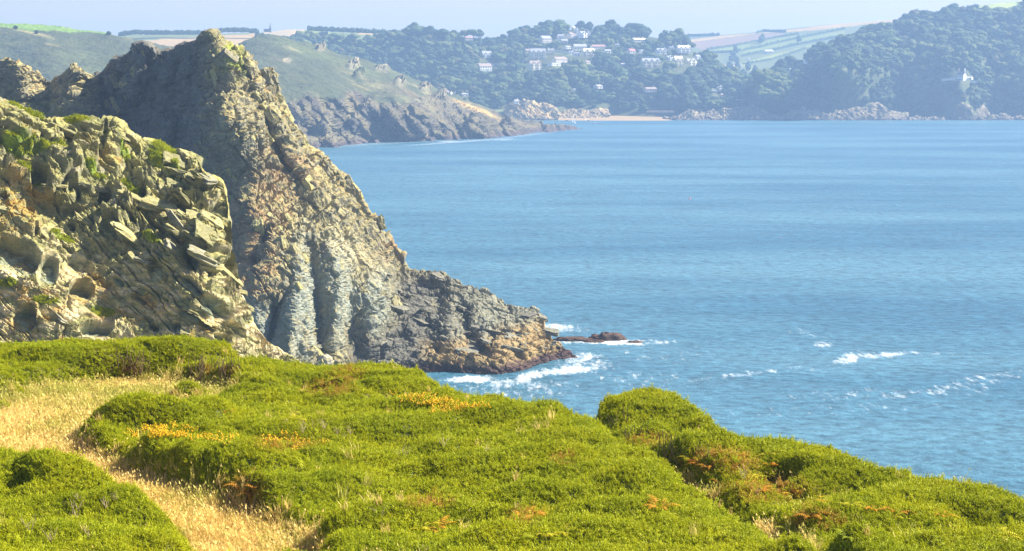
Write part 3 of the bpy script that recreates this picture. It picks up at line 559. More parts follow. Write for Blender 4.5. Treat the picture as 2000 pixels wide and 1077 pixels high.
# beach, sandy bluff behind it, and the rocky foot of the far shore
Xb = np.linspace(1035, 1335, 80); tb = np.linspace(0, 1, 12)[:, None]
yb = 237.5 - np.interp(Xb, [1035, 1070, 1110, 1200, 1290, 1335], [5, 9, 10, 11, 9, 2]) * tb; db = lerp_pts(Xb, [(1035, 2490), (1100, 2480), (1335, 2470)]) + tb * 85
tag(sheet('beach', at(Xb + 0 * tb, yb, db), M['sand']), kind='structure')
def bluff(name, X0, X1, nu, nt, crest, d0, d1, rgbs, seed, amp=2.5, L=12, foot=237):
    P, XX, YY, T, ev = relief(X0, X1, nu, nt, crest, [(X0, d1), (X1, d1)], [(X0, d0), (X1, d0)], foot_z=-2, jag=(1.2, 1.2, .8), back=((6, .5), (40, 6)), seed=seed)
    n0 = normals(smooth2(P, 3)); P = P + n0 * (strata(P, fr_s, L * .35, L, seed) * amp + strata(P, fr_s, L * .14, L * .4, seed + 1) * amp * .5 + (fbm(P * .05, 4, seed, .5, True) - .3) * amp * 1.6)[..., None]
    n = fbm(P * .06, 4, seed + 4); c = mixc(np.broadcast_to(np.array(rgbs[0]), P.shape), rgbs[1], sstep(-.1, .3, n)); c = mixc(c, rgbs[2], sstep(.15, .4, fbm(P * .03, 3, seed + 5)) * (normals(P)[..., 2] > .45))
    c = mixc(c, (.12, .10, .09), sstep(3, 1, P[..., 2] + n))
    return tag(sheet(name, P, M['shore'], c, smooth=False), kind='structure')
bluff('bluff', 985, 1090, 150, 50, [(985, 215), (1000, 205), (1010, 199), (1035, 199), (1060, 205), (1075, 208), (1086, 218), (1090, 228)], 2500, 2545, ((.26, .22, .135), (.50, .38, .18), (.13, .16, .07)), 170)
bluff('low_cliff', 1086, 1190, 120, 24, [(1086, 224), (1100, 217), (1120, 214), (1150, 216), (1185, 213), (1190, 224)], 2530, 2556, ((.36, .29, .17), (.5, .38, .2), (.15, .17, .08)), 175, 1.5, 8)
bluff('rocky_shore', 1290, 2600, 620, 46, [(1290, 236), (1310, 231), (1330, 222), (1345, 217), (1380, 223), (1400, 218), (1450, 211), (1470, 207), (1490, 215), (1505, 224), (1530, 231), (1540, 218), (1570, 214), (1620, 223), (1640, 217), (1695, 212), (1712, 203), (1726, 216), (1770, 222), (1776, 231), (1855, 233), (1866, 216), (1880, 204),
      (1894, 212), (1902, 231), (1910, 220), (1922, 208), (1932, 228), (2000, 229), (2600, 228)], 2500, 2530, ((.20, .17, .115), (.33, .27, .165), (.09, .12, .05)), 180, 2.6, 13)
Xw = np.linspace(1262, 1316, 30)
mb = MB(); mb.box((0, 0, 0), (34, 2, 2.2)); mb.box((0, .3, 1.3), (34.4, 2.6, .4))
wl = mb.build('sea_wall', plain('sea_wall_stone', (.42, .37, .29), .9)); wl.location = [float(v) for v in at(1290, 218.5, 2552)]; tag(wl, 'low pale stone sea wall at the end of the sandy beach', 'sea wall')

# ------------------------------------------------------------------ loose-jointed slabs and crags that stand proud of the two rock faces
import bmesh
def slab_mesh(name, seed, mat, rgb):
    """angular block about 1 x 1 x 1 with knocked-off corners"""
    r = random.Random(seed); bm = bmesh.new()
    for sx in (-1, 1):
        for sy in (-1, 1):
            for sz in (-1, 1):
                c_ = [sx * r.uniform(.3, .52), sy * r.uniform(.3, .52), sz * r.uniform(.34, .5)]
                for ax in range(3):
                    q = list(c_); q[ax] *= r.uniform(.55, .92); bm.verts.new(q)
    bmesh.ops.convex_hull(bm, input=bm.verts); loose = [v for v in bm.verts if not v.link_faces]
    for v in loose: bm.verts.remove(v)
    for _ in range(3): bmesh.ops.subdivide_edges(bm, edges=[e for e in bm.edges if e.calc_length() > .16], cuts=1)
    bmesh.ops.triangulate(bm, faces=bm.faces); bmesh.ops.recalc_face_normals(bm, faces=bm.faces); bm.normal_update()
    Q = np.array([v.co for v in bm.verts]); NQ = np.array([v.normal for v in bm.verts]); Qn = Q + seed * 3.1
    lay = Q[:, 2] * 7 + .9 * pn(Qn * 2.2, seed); fl = np.floor(lay); st = (((np.sin(fl * 12.9898 + seed) * 43758.5) % 1) - .5) * .16 - .07 * (lay - fl < .22)      # weathered beds on the sides
    dq = st * (1 - np.abs(NQ[:, 2])) + .13 * fbm(Qn * 2.6, 4, seed, .55) - .05 * np.abs(pn(Qn * 7, seed + 1)); Q = Q + NQ * dq[:, None]
    for v, q in zip(bm.verts, Q): v.co = q
    me = bpy.data.meshes.new(name); bm.to_mesh(me); bm.free(); me.materials.append(mat); set_col(me, np.broadcast_to(np.array(rgb), (len(me.vertices), 3)) * (1 + .1 * np.random.default_rng(seed).standard_normal((len(me.vertices), 1)))); return me
def put_slabs(name, owner, data, frame, meshes, n, where, size, seed, sink=.25):
    P, NN, XX, YY, c, T = data; r = np.random.default_rng(seed); w = where(XX, YY) * (T > 0) * (T < .985); cand = np.nonzero(w.ravel() > r.random(w.size))[0]; cand = r.permutation(cand)
    pts = []; FP, FN, FC = P.reshape(-1, 3), NN.reshape(-1, 3), c.reshape(-1, 3); k = 0
    for i in cand:
        sz = size(r, XX.flat[i], YY.flat[i]); p = FP[i]
        if any(np.linalg.norm(p - q) < (sz[0] + s_) * .36 for q, s_ in pts): continue
        pts.append((p, sz[0])); o = bpy.data.objects.new(name, meshes[int(r.integers(len(meshes)))]); a = r.normal(0, .2, 3)
        Rm = Matrix([[frame[j][i_] for j in range(3)] for i_ in range(3)]) @ Euler((a[0], a[1], a[2] * 2.5)).to_matrix()
        q = p - FN[i] * sz[2] * sink - frame[0] * 0; o.matrix_world = Matrix.Translation(Vector([float(v) for v in q])) @ Rm.to_4x4() @ Matrix.Diagonal((sz[0], sz[1], sz[2], 1)); link(o, owner); k += 1
        if k >= n: break
sm_ = [slab_mesh('rock_slab', 500 + i, M['cliff'], ((.27, .255, .12), (.33, .305, .145), (.25, .245, .165), (.21, .205, .10))[i % 4]) for i in range(14)]
put_slabs('rock_slab', cliff_o, cliff_d, fr_n, sm_, 45, lambda X, Y: (.35 * sstep(560, 380, Y - .25 * X) + .05) * (X > -40) * (X < 560) * (gr < .2) * (hol < .2), lambda r, X, Y: (lambda L: (L, L * r.uniform(.4, .6), L * r.uniform(.13, .22)))(r.uniform(2.4, 5.) * (1 if Y < 430 + .25 * X else .5)), 520, .8)
put_slabs('rock_slab', cliff_o, cliff_d, fr_n, sm_, 20, lambda X, Y: (X > 340) * (X < 412) * (Y > 300) * (Y < 530) * 1., lambda r, X, Y: (lambda L: (L, L * .8, L * r.uniform(.22, .4)))(r.uniform(1.8, 3.4)), 521, .5)
cm_ = [slab_mesh('crag', 540 + i, M['head'], ((.36, .33, .15), (.28, .26, .14), (.22, .21, .14))[i % 3]) for i in range(12)]
cmt = [slab_mesh('crag', 570 + i, M['head'], ((.16, .155, .125), (.20, .195, .15))[i % 2]) for i in range(6)]
def crag_w(X, Y):
    w = 0
    for pts, wd in [([(470, 95), (500, 165), (525, 215), (555, 290), (590, 340), (625, 410), (650, 450)], 12), ([(430, 80), (432, 120), (425, 200), (412, 245)], 14), ([(400, 300), (440, 330), (470, 400)], 22), ([(520, 140), (560, 215), (640, 315), (710, 400)], 14), ([(540, 430), (580, 470), (560, 560)], 16), ([(285, 95), (262, 130), (250, 180)], 10), ([(225, 150), (220, 220)], 8)]:
        w = w + np.exp(-((X - np.interp(Y, [p[1] for p in pts], [p[0] for p in pts])) / wd) ** 2) * (Y > pts[0][1] - 10) * (Y < pts[-1][1] + 10)
    w = w + .5 * np.exp(-((Y - lerp_pts(X, HC) - 8) / 9) ** 2) * (X < 800) + .02 * (X > 430) * (X < 780)
    return w * .3 * (X > -10)
put_slabs('crag', head_o, head_d, [fr_h[1], fr_h[2], fr_h[0]] if False else fr_h, cm_, 150, crag_w, lambda r, X, Y: (lambda L: (L * r.uniform(.35, .6), L * r.uniform(.4, .7), L))(r.uniform(1.6, 4.6)), 530, .15)
put_slabs('crag', head_o, head_d, fr_l, cmt, 46, lambda X, Y: .3 * (X > 740) * (X < 1110) * (Y > 530) * (Y < 690), lambda r, X, Y: (lambda L: (L, L * r.uniform(.5, .8), L * r.uniform(.14, .24)))(r.uniform(2., 6.)), 531, .35)
# ------------------------------------------------------------------ clifftop with gorse, dry grass and bracken
# plan: x across, y away from the camera; a nearly level shelf at about 49 m that ends at a curving brink
SHELF = 49.25
BRINK = [(-400, 668), (0, 668), (100, 664), (200, 661), (300, 657), (370, 660), (430, 674), (470, 690), (520, 696), (570, 700), (640, 706), (690, 701), (735, 700), (790, 712), (835, 728), (870, 746), (892, 759), (950, 768), (1000, 775), (1080, 789), (1140, 802), (1165, 800), (1185, 781), (1220, 775), (1262, 772),
         (1320, 780), (1370, 792), (1400, 806), (1412, 824), (1450, 836), (1500, 850), (1580, 870), (1650, 888), (1700, 903), (1760, 914), (1790, 911), (1820, 920), (1900, 945), (2000, 966), (2200, 1010), (2500, 1060)]
bx = np.array([p[0] for p in BRINK], float); by = np.array([p[1] for p in BRINK], float)
bd = (CAMZ - 50.45) / np.tan(np.arctan((by - 138.5) / F)); bX = (bx - CX) / F * bd
def brink_y(x): return np.interp(x, bX, bd)
def ground_z(x, y):
    z = SHELF + np.where(y < 44, (44 - y) * .085, 0) + np.where(y < 22, (22 - y) * .14, 0) + .25 * pn(np.stack([x * .09, y * .09, 0 * x], -1), 201)
    t = np.maximum(0, y - brink_y(x) - .6); fl = np.interp(x, [-42, -33, -24, -14], [31, 25, 7, -3])
    return np.maximum(z - .9 * t - .25 * np.minimum(t, 4) ** 1.3, fl)
GXN, GYN = 361, 521
gx, gy = np.meshgrid(np.linspace(-34, 30, GXN), np.linspace(3, 90, GYN)); gz = ground_z(gx, gy)
gpx, gpy = px_of(np.stack([gx, gy, gz], -1))
wob = 13 * fbm(np.stack([gx * .8, gy * .8, 0 * gx], -1), 5, 211, .7); qx, qy = gpx + 1.6 * wob, gpy + wob
PATH = [(-600, 782), (0, 778), (100, 766), (230, 756), (330, 752), (430, 774), (480, 792), (540, 797), (640, 796), (640, 812), (560, 815), (450, 812), (380, 816), (345, 838), (420, 858), (300, 850), (210, 856), (150, 876), (165, 900), (205, 915), (300, 952), (400, 990), (480, 1014), (560, 1056), (615, 1085), (640, 1200), (330, 1200), (375, 1090), (290, 1030), (185, 982), (80, 950), (0, 938), (-600, 915)]
GULLY = [(1143, 825), (1179, 845), (1226, 915), (1258, 933), (1320, 963), (1348, 969), (1423, 1018), (1492, 1062), (1541, 1085), (1646, 1155), (1700, 1190), (1660, 1210), (1600, 1155), (1520, 1112), (1430, 1050), (1340, 995), (1250, 942), (1180, 895), (1150, 837)]
grass = (poly_in(qx, qy, PATH) & (fbm(np.stack([gx * .9, gy * .9, 0 * gx + 4], -1), 3, 212) > np.where(gpy < 825, -.14, -.40))) | poly_in(qx, qy, GULLY)
for cx, cy, rx, ry in [(30, 1010, 30, 12), (1430, 925, 50, 13), (1520, 985, 50, 12), (1600, 1035, 50, 14), (1340, 890, 30, 9)]: grass |= blob(qx, qy, cx, cy, rx, ry, 0, .1) > .5
def blur(A, sx, sy):
    def k1(A, s, ax):
        r = int(3 * s) + 1; k = np.exp(-.5 * (np.arange(-r, r + 1) / s) ** 2); k /= k.sum()
        A = np.pad(A, [(r, r) if a == ax else (0, 0) for a in (0, 1)], mode='edge')
        return sum(k[i] * (A[i:i + A.shape[0] - 2 * r] if ax == 0 else A[:, i:i + A.shape[1] - 2 * r]) for i in range(2 * r + 1))
    return k1(k1(A, sx, 1), sy, 0)
gm = blur((~grass).astype(float), .38 / (64 / 360), .38 / (87 / 520))
edge = sstep(.36, .95, gm) ** .62
xy = np.stack([gx, gy, 0 * gx], -1)
ca, sa = math.cos(.35), math.sin(.35)
ru, rv = gx * ca + gy * sa, -gx * sa + gy * ca                              # long low swells of the canopy, lying across the slope
sw = pn(np.stack([ru * .16, rv * .36, 0 * ru], -1), 221); sw2 = pn(np.stack([ru * .42, rv * .75, 0 * ru], -1), 222)
f1, f2, rr = worley(np.stack([ru * .38, rv * .5, 0 * ru + .5], -1), 223)
hum = sstep(.0, .5, f2 - f1) * .55 * (.5 + rr)
H = .70 + .62 * sw + .36 * sw2 + hum * .30 + .09 * pn(xy * 1.6, 224)
def dome(X, Y, rx, ry, h, p=1.0):
    """a bush whose base is centred where the ground shows at pixel X, Y; radii in metres"""
    d = (CAMZ - SHELF) / math.tan(math.atan((Y - 138.5) / F)); x = (X - CX) / F * d
    q = ((gx - x) / rx) ** 2 + ((gy - d) / ry) ** 2
    return h * np.sqrt(np.clip(1 - q, 0, 1)) ** p, (q < 1), x, d
BUSH = [  # X, Y of the base centre, radii, height, label
    (300, 872, 2.05, 1.5, .62, 'rounded gorse bush with orange-gold flowers where the dry grass path bends'),
    (505, 812, 2.3, 1.7, .50, 'broad low gorse bush with dark tips below the upper dry grass'),
    (180, 735, 4.2, 2.6, .42, 'pale green gorse hedge along the brink under the cream rock hollows'),
    (390, 730, 2.7, 2.4, .72, 'tall domed gorse bush on the brink with bare brown stems showing underneath'),
    (738, 748, 2.6, 2.2, .48, 'green gorse knoll on the brink in front of the layered rock point'),
    (1290, 850, 2.0, 2.0, .40, 'high domed gorse bush standing up against the sea, with a dark undercut flank'),
    (1330, 905, 1.1, .9, .45, 'small gorse bush with a dark hollow, below the high dome'),
    (1600, 965, 2.6, 2.0, .30, 'wide gorse bush on the seaward bank, above the rusty bracken'),
    (90, 1020, 2.0, 1.2, .45, 'dark green gorse bush on the near side of the dry grass path'),
    (500, 985, 1.3, 1.2, .55, 'gorse bush with a rusty dead patch and a deep dark hollow beside the path'),
    (1000, 975, 2.2, 1.3, .42, 'dark clump of gorse shading the middle of the green slope'),
    (1790, 945, 1.6, 1.6, .30, 'last hump of gorse on the seaward skyline')]
bid = np.full(gx.shape, -1)
for i, b in enumerate(BUSH):
    dz, m, x, d = dome(*b[:5]); H = np.maximum(H, 0) + dz * .8; bid = np.where(m & (dz > .15), i, bid)
H = np.clip(H, .18, 2.1) * edge
# the brink edge itself stays level with the traced skyline
near_b = sstep(3.0, .3, brink_y(gx) - gy); H = H * (1 - near_b) + near_b * np.clip(.55 * H + .45 * 1.0 * edge, 0, 1.5)
H = np.where(gy > brink_y(gx) + 5, .4 * edge, H)
tz = gz + H
SURF = np.stack([gx, gy, tz], -1)
SN = normals(SURF)
# the soil sheet, carried down the seaward slope to the water and back past the camera
ey = np.r_[np.linspace(-25, 2, 14), gy[::4, 0], np.linspace(93, 240, 60)]; ex = np.r_[np.linspace(-95, -35, 24), gx[0, ::4], np.linspace(31, 110, 30)]
EX, EY = np.meshgrid(ex, ey); EZ = ground_z(EX, EY); EP = np.stack([EX, EY, EZ], -1)
EZ += (EY > 88) * 1.2 * fbm(EP * .12, 3, 230)
ep = np.stack([EX, EY, EZ], -1); ne = fbm(ep * .5, 4, 231)
c = mixc(np.broadcast_to(np.array([.30, .23, .10]), ep.shape), (.36, .29, .13), sstep(-.1, .3, ne)); c = mixc(c, (.13, .16, .04), sstep(80, 95, EY)); c = mixc(c, (.24, .22, .12), sstep(150, 180, EY))
tag(sheet('ground', ep, M['soil'], c), kind='structure')
# thatch: the twiggy body under the green tips, one piece per bush and one for the canopy
hm = H > .08
nt_ = fbm(SURF * 1.2, 4, 232)
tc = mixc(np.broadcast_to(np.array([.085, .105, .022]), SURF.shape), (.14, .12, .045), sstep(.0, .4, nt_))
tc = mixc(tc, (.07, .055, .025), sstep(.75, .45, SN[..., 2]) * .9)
inview = (gpx > -350) & (gpx < 2350) & (gpy < 1260) & (gy < brink_y(gx) + 4)
def part_sheet(name, m, parent):
    mm = m.copy(); mm[1:] |= m[:-1]; mm[:-1] |= m[1:]; mm[:, 1:] |= m[:, :-1]; mm[:, :-1] |= m[:, 1:]
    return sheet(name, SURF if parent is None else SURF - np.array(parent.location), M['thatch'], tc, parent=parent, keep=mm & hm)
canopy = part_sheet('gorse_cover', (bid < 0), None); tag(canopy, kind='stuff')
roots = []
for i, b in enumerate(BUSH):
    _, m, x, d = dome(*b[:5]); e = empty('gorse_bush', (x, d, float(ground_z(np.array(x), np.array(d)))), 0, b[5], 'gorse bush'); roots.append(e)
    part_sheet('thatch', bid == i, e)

# ---- tufts and the instancer
def hid_collection(name, obs):
    c = bpy.data.collections.new(name)
    for o in obs: c.objects.link(o)
    return c
def sprig(seed, mat, n=8, h=.155, spread=.7, spines=6):
    r = random.Random(seed); V = []; Fs = []
    for k in range(n):
        a = r.uniform(0, 6.28); t = r.uniform(.1, spread); d = Vector((math.sin(t) * math.cos(a), math.sin(t) * math.sin(a), math.cos(t))); L = h * r.uniform(.6, 1.15)
        o = Vector((r.uniform(-.05, .05), r.uniform(-.05, .05), -.05)); s = d.orthogonal().normalized(); w = L * .085
        q = d.cross(s); b0 = len(V); tip = o + d * L
        V += [o + s * w, o - s * w * .5 + q * w * .87, o - s * w * .5 - q * w * .87, tip]; Fs += [(b0, b0 + 1, b0 + 3), (b0 + 1, b0 + 2, b0 + 3), (b0 + 2, b0, b0 + 3)]
        for j in range(spines):
            u = .25 + .72 * j / spines; p = o + d * (L * u); aa = r.uniform(0, 6.28); e = (s * math.cos(aa) + q * math.sin(aa) + d * .75).normalized(); ln = L * .34 * (1.15 - u * .5)
            f = e.cross(d).normalized() * ln * .17; b0 = len(V); V += [p + f, p - f, p + e * ln]; Fs += [(b0, b0 + 1, b0 + 2)]
    me = bpy.data.meshes.new('sprig'); me.from_pydata([tuple(v) for v in V], [], Fs); me.materials.append(mat); me.update()
    return bpy.data.objects.new('sprig', me)
def tuft(seed, mat, n=16, h=.4, lean=.45, w=.008):
    r = random.Random(seed); V = []; Fs = []
    for k in range(n):
        a = r.uniform(0, 6.28); t = r.uniform(.03, lean); L = h * r.uniform(.5, 1.1); o = Vector((r.uniform(-.09, .09), r.uniform(-.09, .09), 0)); d = Vector((math.cos(a), math.sin(a), 0)); s = Vector((-d.y, d.x, 0)) * w * r.uniform(.7, 1.4)
        p1 = o + Vector((0, 0, L * .55)) + d * L * .55 * math.sin(t) * .6; p2 = o + Vector((0, 0, L * .92)) + d * L * math.sin(t) * 1.25; b0 = len(V)
        V += [o + s, o - s, p1 + s * .8, p1 - s * .8, p2]; Fs += [(b0, b0 + 1, b0 + 3), (b0, b0 + 3, b0 + 2), (b0 + 2, b0 + 3, b0 + 4)]
        if r.random() < .3:
            b0 = len(V); V += [p2 + s * 2.2, p2 - s * 2.2, p2 + (p2 - p1) * .35]; Fs += [(b0, b0 + 1, b0 + 2)]
    me = bpy.data.meshes.new('tuft'); me.from_pydata([tuple(v) for v in V], [], Fs); me.materials.append(mat); me.update()
    return bpy.data.objects.new('tuft', me)
def instancer(name, pts, rot, scl, idx, coll, dry=None, parent=None, owner=None):
    """a point cloud whose geometry nodes set one tuft of the collection on each point"""
    me = bpy.data.meshes.new(name); me.vertices.add(len(pts)); me.vertices.foreach_set('co', np.ascontiguousarray(pts, np.float32).ravel())
    for nm, ty, k, v in (('rot', 'FLOAT_VECTOR', 'vector', rot), ('scl', 'FLOAT_VECTOR', 'vector', scl), ('idx', 'INT', 'value', idx), ('dry', 'FLOAT', 'value', dry if dry is not None else np.zeros(len(pts)))):
        a = me.attributes.new(nm, ty, 'POINT'); a.data.foreach_set(k, np.ascontiguousarray(v, np.int32 if ty == 'INT' else np.float32).ravel())
    o = link(bpy.data.objects.new(name, me), parent)
    ng = bpy.data.node_groups.get('set_' + coll.name)
    if not ng:
        ng = bpy.data.node_groups.new('set_' + coll.name, 'GeometryNodeTree'); ng.interface.new_socket('Geometry', in_out='INPUT', socket_type='NodeSocketGeometry'); ng.interface.new_socket('Geometry', in_out='OUTPUT', socket_type='NodeSocketGeometry')
        N = ng.nodes.new; L = ng.links.new; gi = N('NodeGroupInput'); go = N('NodeGroupOutput'); ip = N('GeometryNodeInstanceOnPoints'); ci = N('GeometryNodeCollectionInfo')
        ci.inputs['Collection'].default_value = coll; ci.inputs['Separate Children'].default_value = True; ci.inputs['Reset Children'].default_value = True
        def na(nm, ty):
            n = N('GeometryNodeInputNamedAttribute'); n.data_type = ty; n.inputs['Name'].default_value = nm; return n.outputs['Attribute']
        er = N('FunctionNodeEulerToRotation'); L(na('rot', 'FLOAT_VECTOR'), er.inputs[0])
        L(gi.outputs[0], ip.inputs['Points']); L(ci.outputs[0], ip.inputs['Instance']); ip.inputs['Pick Instance'].default_value = True
        L(na('idx', 'INT'), ip.inputs['Instance Index']); L(er.outputs[0], ip.inputs['Rotation']); L(na('scl', 'FLOAT_VECTOR'), ip.inputs['Scale']); L(ip.outputs[0], go.inputs[0])
    md = o.modifiers.new('set', 'NODES'); md.node_group = ng
    return o
M['gorse'] = leaf_mat('gorse_green', (.485, .485, .010), (.325, .385, .011), (.50, .27, .05), trans=.35, wscale=.5)
M['straw'] = leaf_mat('straw_grass', (.92, .70, .26), (.74, .52, .16), (.40, .42, .06), trans=.35, wscale=.6)
M['bloom'] = leaf_mat('gorse_bloom', (.78, .42, .012), (.70, .48, .02), trans=.2)
gc = hid_collection('gorse_sprigs', [sprig(i, M['gorse']) for i in range(4)] + [sprig(20, M['gorse'], 6, .21, .5, 8)])
sc = hid_collection('straw_tufts', [tuft(i, M['straw']) for i in range(4)])

def scatter(dens, mask, seed):
    """random places on the raised surface: (points, normals, plan cell indices)"""
    r = np.random.default_rng(seed); dx = gx[0, 1] - gx[0, 0]; dy = gy[1, 0] - gy[0, 0]
    n = r.poisson(dens * dx * dy * mask / np.clip(SN[..., 2], .35, 1)); iy, ix = np.nonzero(n); k = n[iy, ix]; iy = np.repeat(iy, k); ix = np.repeat(ix, k)
    ok = (iy < GYN - 1) & (ix < GXN - 1); iy, ix = iy[ok], ix[ok]; u, v = r.random(len(iy)), r.random(len(iy))
    p = (SURF[iy, ix] * ((1 - u) * (1 - v))[:, None] + SURF[iy, ix + 1] * (u * (1 - v))[:, None] + SURF[iy + 1, ix] * ((1 - u) * v)[:, None] + SURF[iy + 1, ix + 1] * (u * v)[:, None])
    return p, SN[iy, ix], iy, ix, r
def tilt(n, amt, r):
    """euler angles that lean a tuft along the surface normal"""
    k = len(n); nx, ny = n[:, 0] * amt + r.normal(0, .12, k), n[:, 1] * amt + r.normal(0, .12, k)
    return np.stack([-ny * 1.1, nx * 1.1, r.uniform(0, 6.28, k)], -1)
DRYB = [(310, 858, 75, 20), (850, 795, 85, 11), (930, 806, 40, 7), (480, 965, 34, 36), (560, 870, 60, 14), (840, 985, 45, 14), (1100, 900, 26, 12), (1030, 1010, 34, 18), (1400, 905, 80, 26), (1500, 960, 80, 26), (1600, 1020, 60, 20), (1270, 862, 40, 14), (255, 722, 18, 12), (400, 728, 26, 12), (445, 730, 18, 12), (680, 735, 34, 16), (640, 760, 50, 16)]
p, n, iy, ix, r = scatter(210, (hm & inview & (H > .1)).astype(float), 5)
ppx, ppy = px_of(p); dry = np.clip(sstep(.42, .62, fbm(p * .5, 4, 240)) * .4 + .12 * (r.random(len(p)) < .05), 0, 1)
dry = np.maximum(dry, sstep(.5, .2, n[:, 2]) * (r.random(len(p)) < .12) * .6)
for i, (cx, cy, rx, ry) in enumerate(DRYB):
    if i not in (0, 1, 2): dry = np.maximum(dry, blob(ppx, ppy, cx, cy, rx, ry, 0, .5) * (r.random(len(p)) < .55) * .85)
nearest = np.clip(1.15 - (p[:, 1] - 40) * .006, .85, 1.2); s = nearest * r.uniform(.7, 1.3, len(p)); idx = np.where(r.random(len(p)) < .12, 4, r.integers(0, 4, len(p)))
rot = tilt(n, .9, r); scl = np.stack([s, s, s * r.uniform(.8, 1.2, len(p))], -1); b_ = bid[iy, ix]
sel = b_ < 0
tag(instancer('gorse_tips', p[sel], rot[sel], scl[sel], idx[sel], gc, dry[sel]), kind='stuff')
for i, e in enumerate(roots):
    sel = b_ == i; o = instancer('foliage', p[sel] - np.array(e.location), rot[sel], scl[sel], idx[sel], gc, dry[sel], parent=e); o['kind'] = 'stuff'
# dry grass on the path and in the gully, thinner among the bushes
thin = (H < .16) * np.clip(SN[..., 2], 0, 1) ** 2 + (H >= .3) * .0012
p, n, iy, ix, r = scatter(115, thin * inview, 6)
s = r.uniform(.65, 1.25, len(p)); big_ = fbm(p * .35, 3, 250); s = s * (1 + .5 * big_); ux, uy = px_of(p); up_ = sstep(840, 800, uy + 20 * big_) * sstep(700, 500, ux); g = np.clip(sstep(.05, .5, big_ + .25 * r.standard_normal(len(p)) + .38 * up_), 0, 1) * .8
tag(instancer('dry_grass', p, tilt(n, .3, r) + np.array([.0, -.12, 0]), np.stack([s, s, s], -1), r.integers(0, 4, len(p)), sc, g), kind='stuff')
# yellow-orange bloom on two patches of gorse
def bloom_mesh():
    V = []; Fs = []; r = random.Random(3)
    for k in range(9):
        o = Vector((r.uniform(-.09, .09), r.uniform(-.09, .09), r.uniform(.06, .2))); b0 = len(V); a = r.uniform(0, 6.28); w = .024
        V += [o + Vector((w * math.cos(a + j * 1.571), w * math.sin(a + j * 1.571), r.uniform(-.01, .012))) for j in range(4)] + [o + Vector((0, 0, .03))]; Fs += [(b0 + j, b0 + (j + 1) % 4, b0 + 4) for j in range(4)]
    me = bpy.data.meshes.new('bloom'); me.from_pydata([tuple(v) for v in V], [], Fs); me.materials.append(M['bloom']); return bpy.data.objects.new('bloom', me)
bc = hid_collection('bloom_heads', [bloom_mesh()])
spx, spy = px_of(SURF)
bm_ = np.maximum.reduce([blob(spx, spy, 305, 856, 60, 16, -4, .4), blob(spx, spy, 400, 866, 60, 8, 5, .4) * .5, blob(spx, spy, 835, 794, 60, 9, 8, .4), blob(spx, spy, 900, 806, 60, 5, -4, .4), blob(spx, spy, 560, 868, 60, 10, 0, .5) * .5])
vis = ((SN * (np.array([0, 0, CAMZ]) - SURF)).sum(-1) > 0)
p, n, iy, ix, r = scatter(44, bm_ * (H > .2) * vis, 8)
s = r.uniform(.7, 1.2, len(p)); tag(instancer('gorse_flowers', p, tilt(n, .7, r), np.stack([s, s, s], -1), np.zeros(len(p)), bc), kind='stuff')
# woody stems showing under the bushes, pale dead twigs, bracken clumps
def surf_at(X, Y):
    """place on the canopy surface seen at a photo pixel"""
    q = (spx - X) ** 2 + (spy - Y) ** 2 + np.where(vis, 0, 900); q = np.where(gy > brink_y(gx) + .5, 1e9, q); k = np.unravel_index(np.argmin(q), q.shape); return SURF[k], k
M['stem'] = plain('gorse_stem', (.20, .135, .075), .9, .3, 20); M['twig'] = plain('dead_twig', (.46, .36, .22), .9, .25, 20)
for bi, spots in ((3, [(385, 722), (400, 728), (415, 724), (440, 728), (455, 724)]), (2, [(250, 712), (262, 720), (275, 716)]), (5, [(1200, 830), (1235, 855)]), (6, [(1300, 880), (1320, 890)]), (9, [(480, 990), (500, 1000), (465, 985)]), (0, [(150, 850), (165, 865), (180, 880)])):
    e = roots[bi]; r = random.Random(bi)
    for X, Y in spots:
        mb = MB()
        p0, _ = surf_at(X, Y); p0 = Vector(p0) - e.location
        for k in range(7):
            a = Vector((r.uniform(-.35, .35), r.uniform(-.3, .1) - .1, -.25)); q0 = p0 + a; q1 = q0 + Vector((r.uniform(-.25, .25), r.uniform(-.2, .2), r.uniform(.45, .9))); q2 = (q0 + q1) / 2 + Vector((r.uniform(-.1, .1), r.uniform(-.1, 0), 0))
            mb.tube([q0, q2, q1], [.02, .014, .007], 4)
        mb.build('stem_cluster', M['stem'], e)
def bracken(name, seed, mat, parent=None):
    r = random.Random(seed); V = []; Fs = []
    for k in range(7):
        a = 6.28 * k / 7 + r.uniform(-.3, .3); L = r.uniform(.42, .7); d = Vector((math.cos(a), math.sin(a), 0)); s = Vector((-d.y, d.x, 0)); pts = [d * (L * t * .85) + Vector((0, 0, .12 + L * (.75 * t - .62 * t * t))) for t in np.linspace(0, 1, 12)]
        for i in range(1, 11):
            w = L * .34 * (1 - (i / 11.5)) * (.5 + .5 * min(1, i / 2.5)); p, q = pts[i], pts[i + 1]; m = p + (q - p) * .72
            for sg in (1, -1):
                b0 = len(V); V += [p, m, p + s * sg * w + d * w * .35 - Vector((0, 0, w * .25))]; Fs.append((b0, b0 + 1, b0 + 2) if sg > 0 else (b0, b0 + 2, b0 + 1))
    me = bpy.data.meshes.new(name); me.from_pydata([tuple(v) for v in V], [], Fs); me.materials.append(mat); return me
def stalk_mesh(mat):
    mb = MB(); r = random.Random(4)
    for k in range(7):
        a = 6.28 * k / 7; mb.tube([(0, 0, -.15), (.03 * math.cos(a), .03 * math.sin(a), .1), (.2 * math.cos(a), .2 * math.sin(a), .26)], [.008, .006, .003], 4)
    return mb.mesh('stalk', mat)
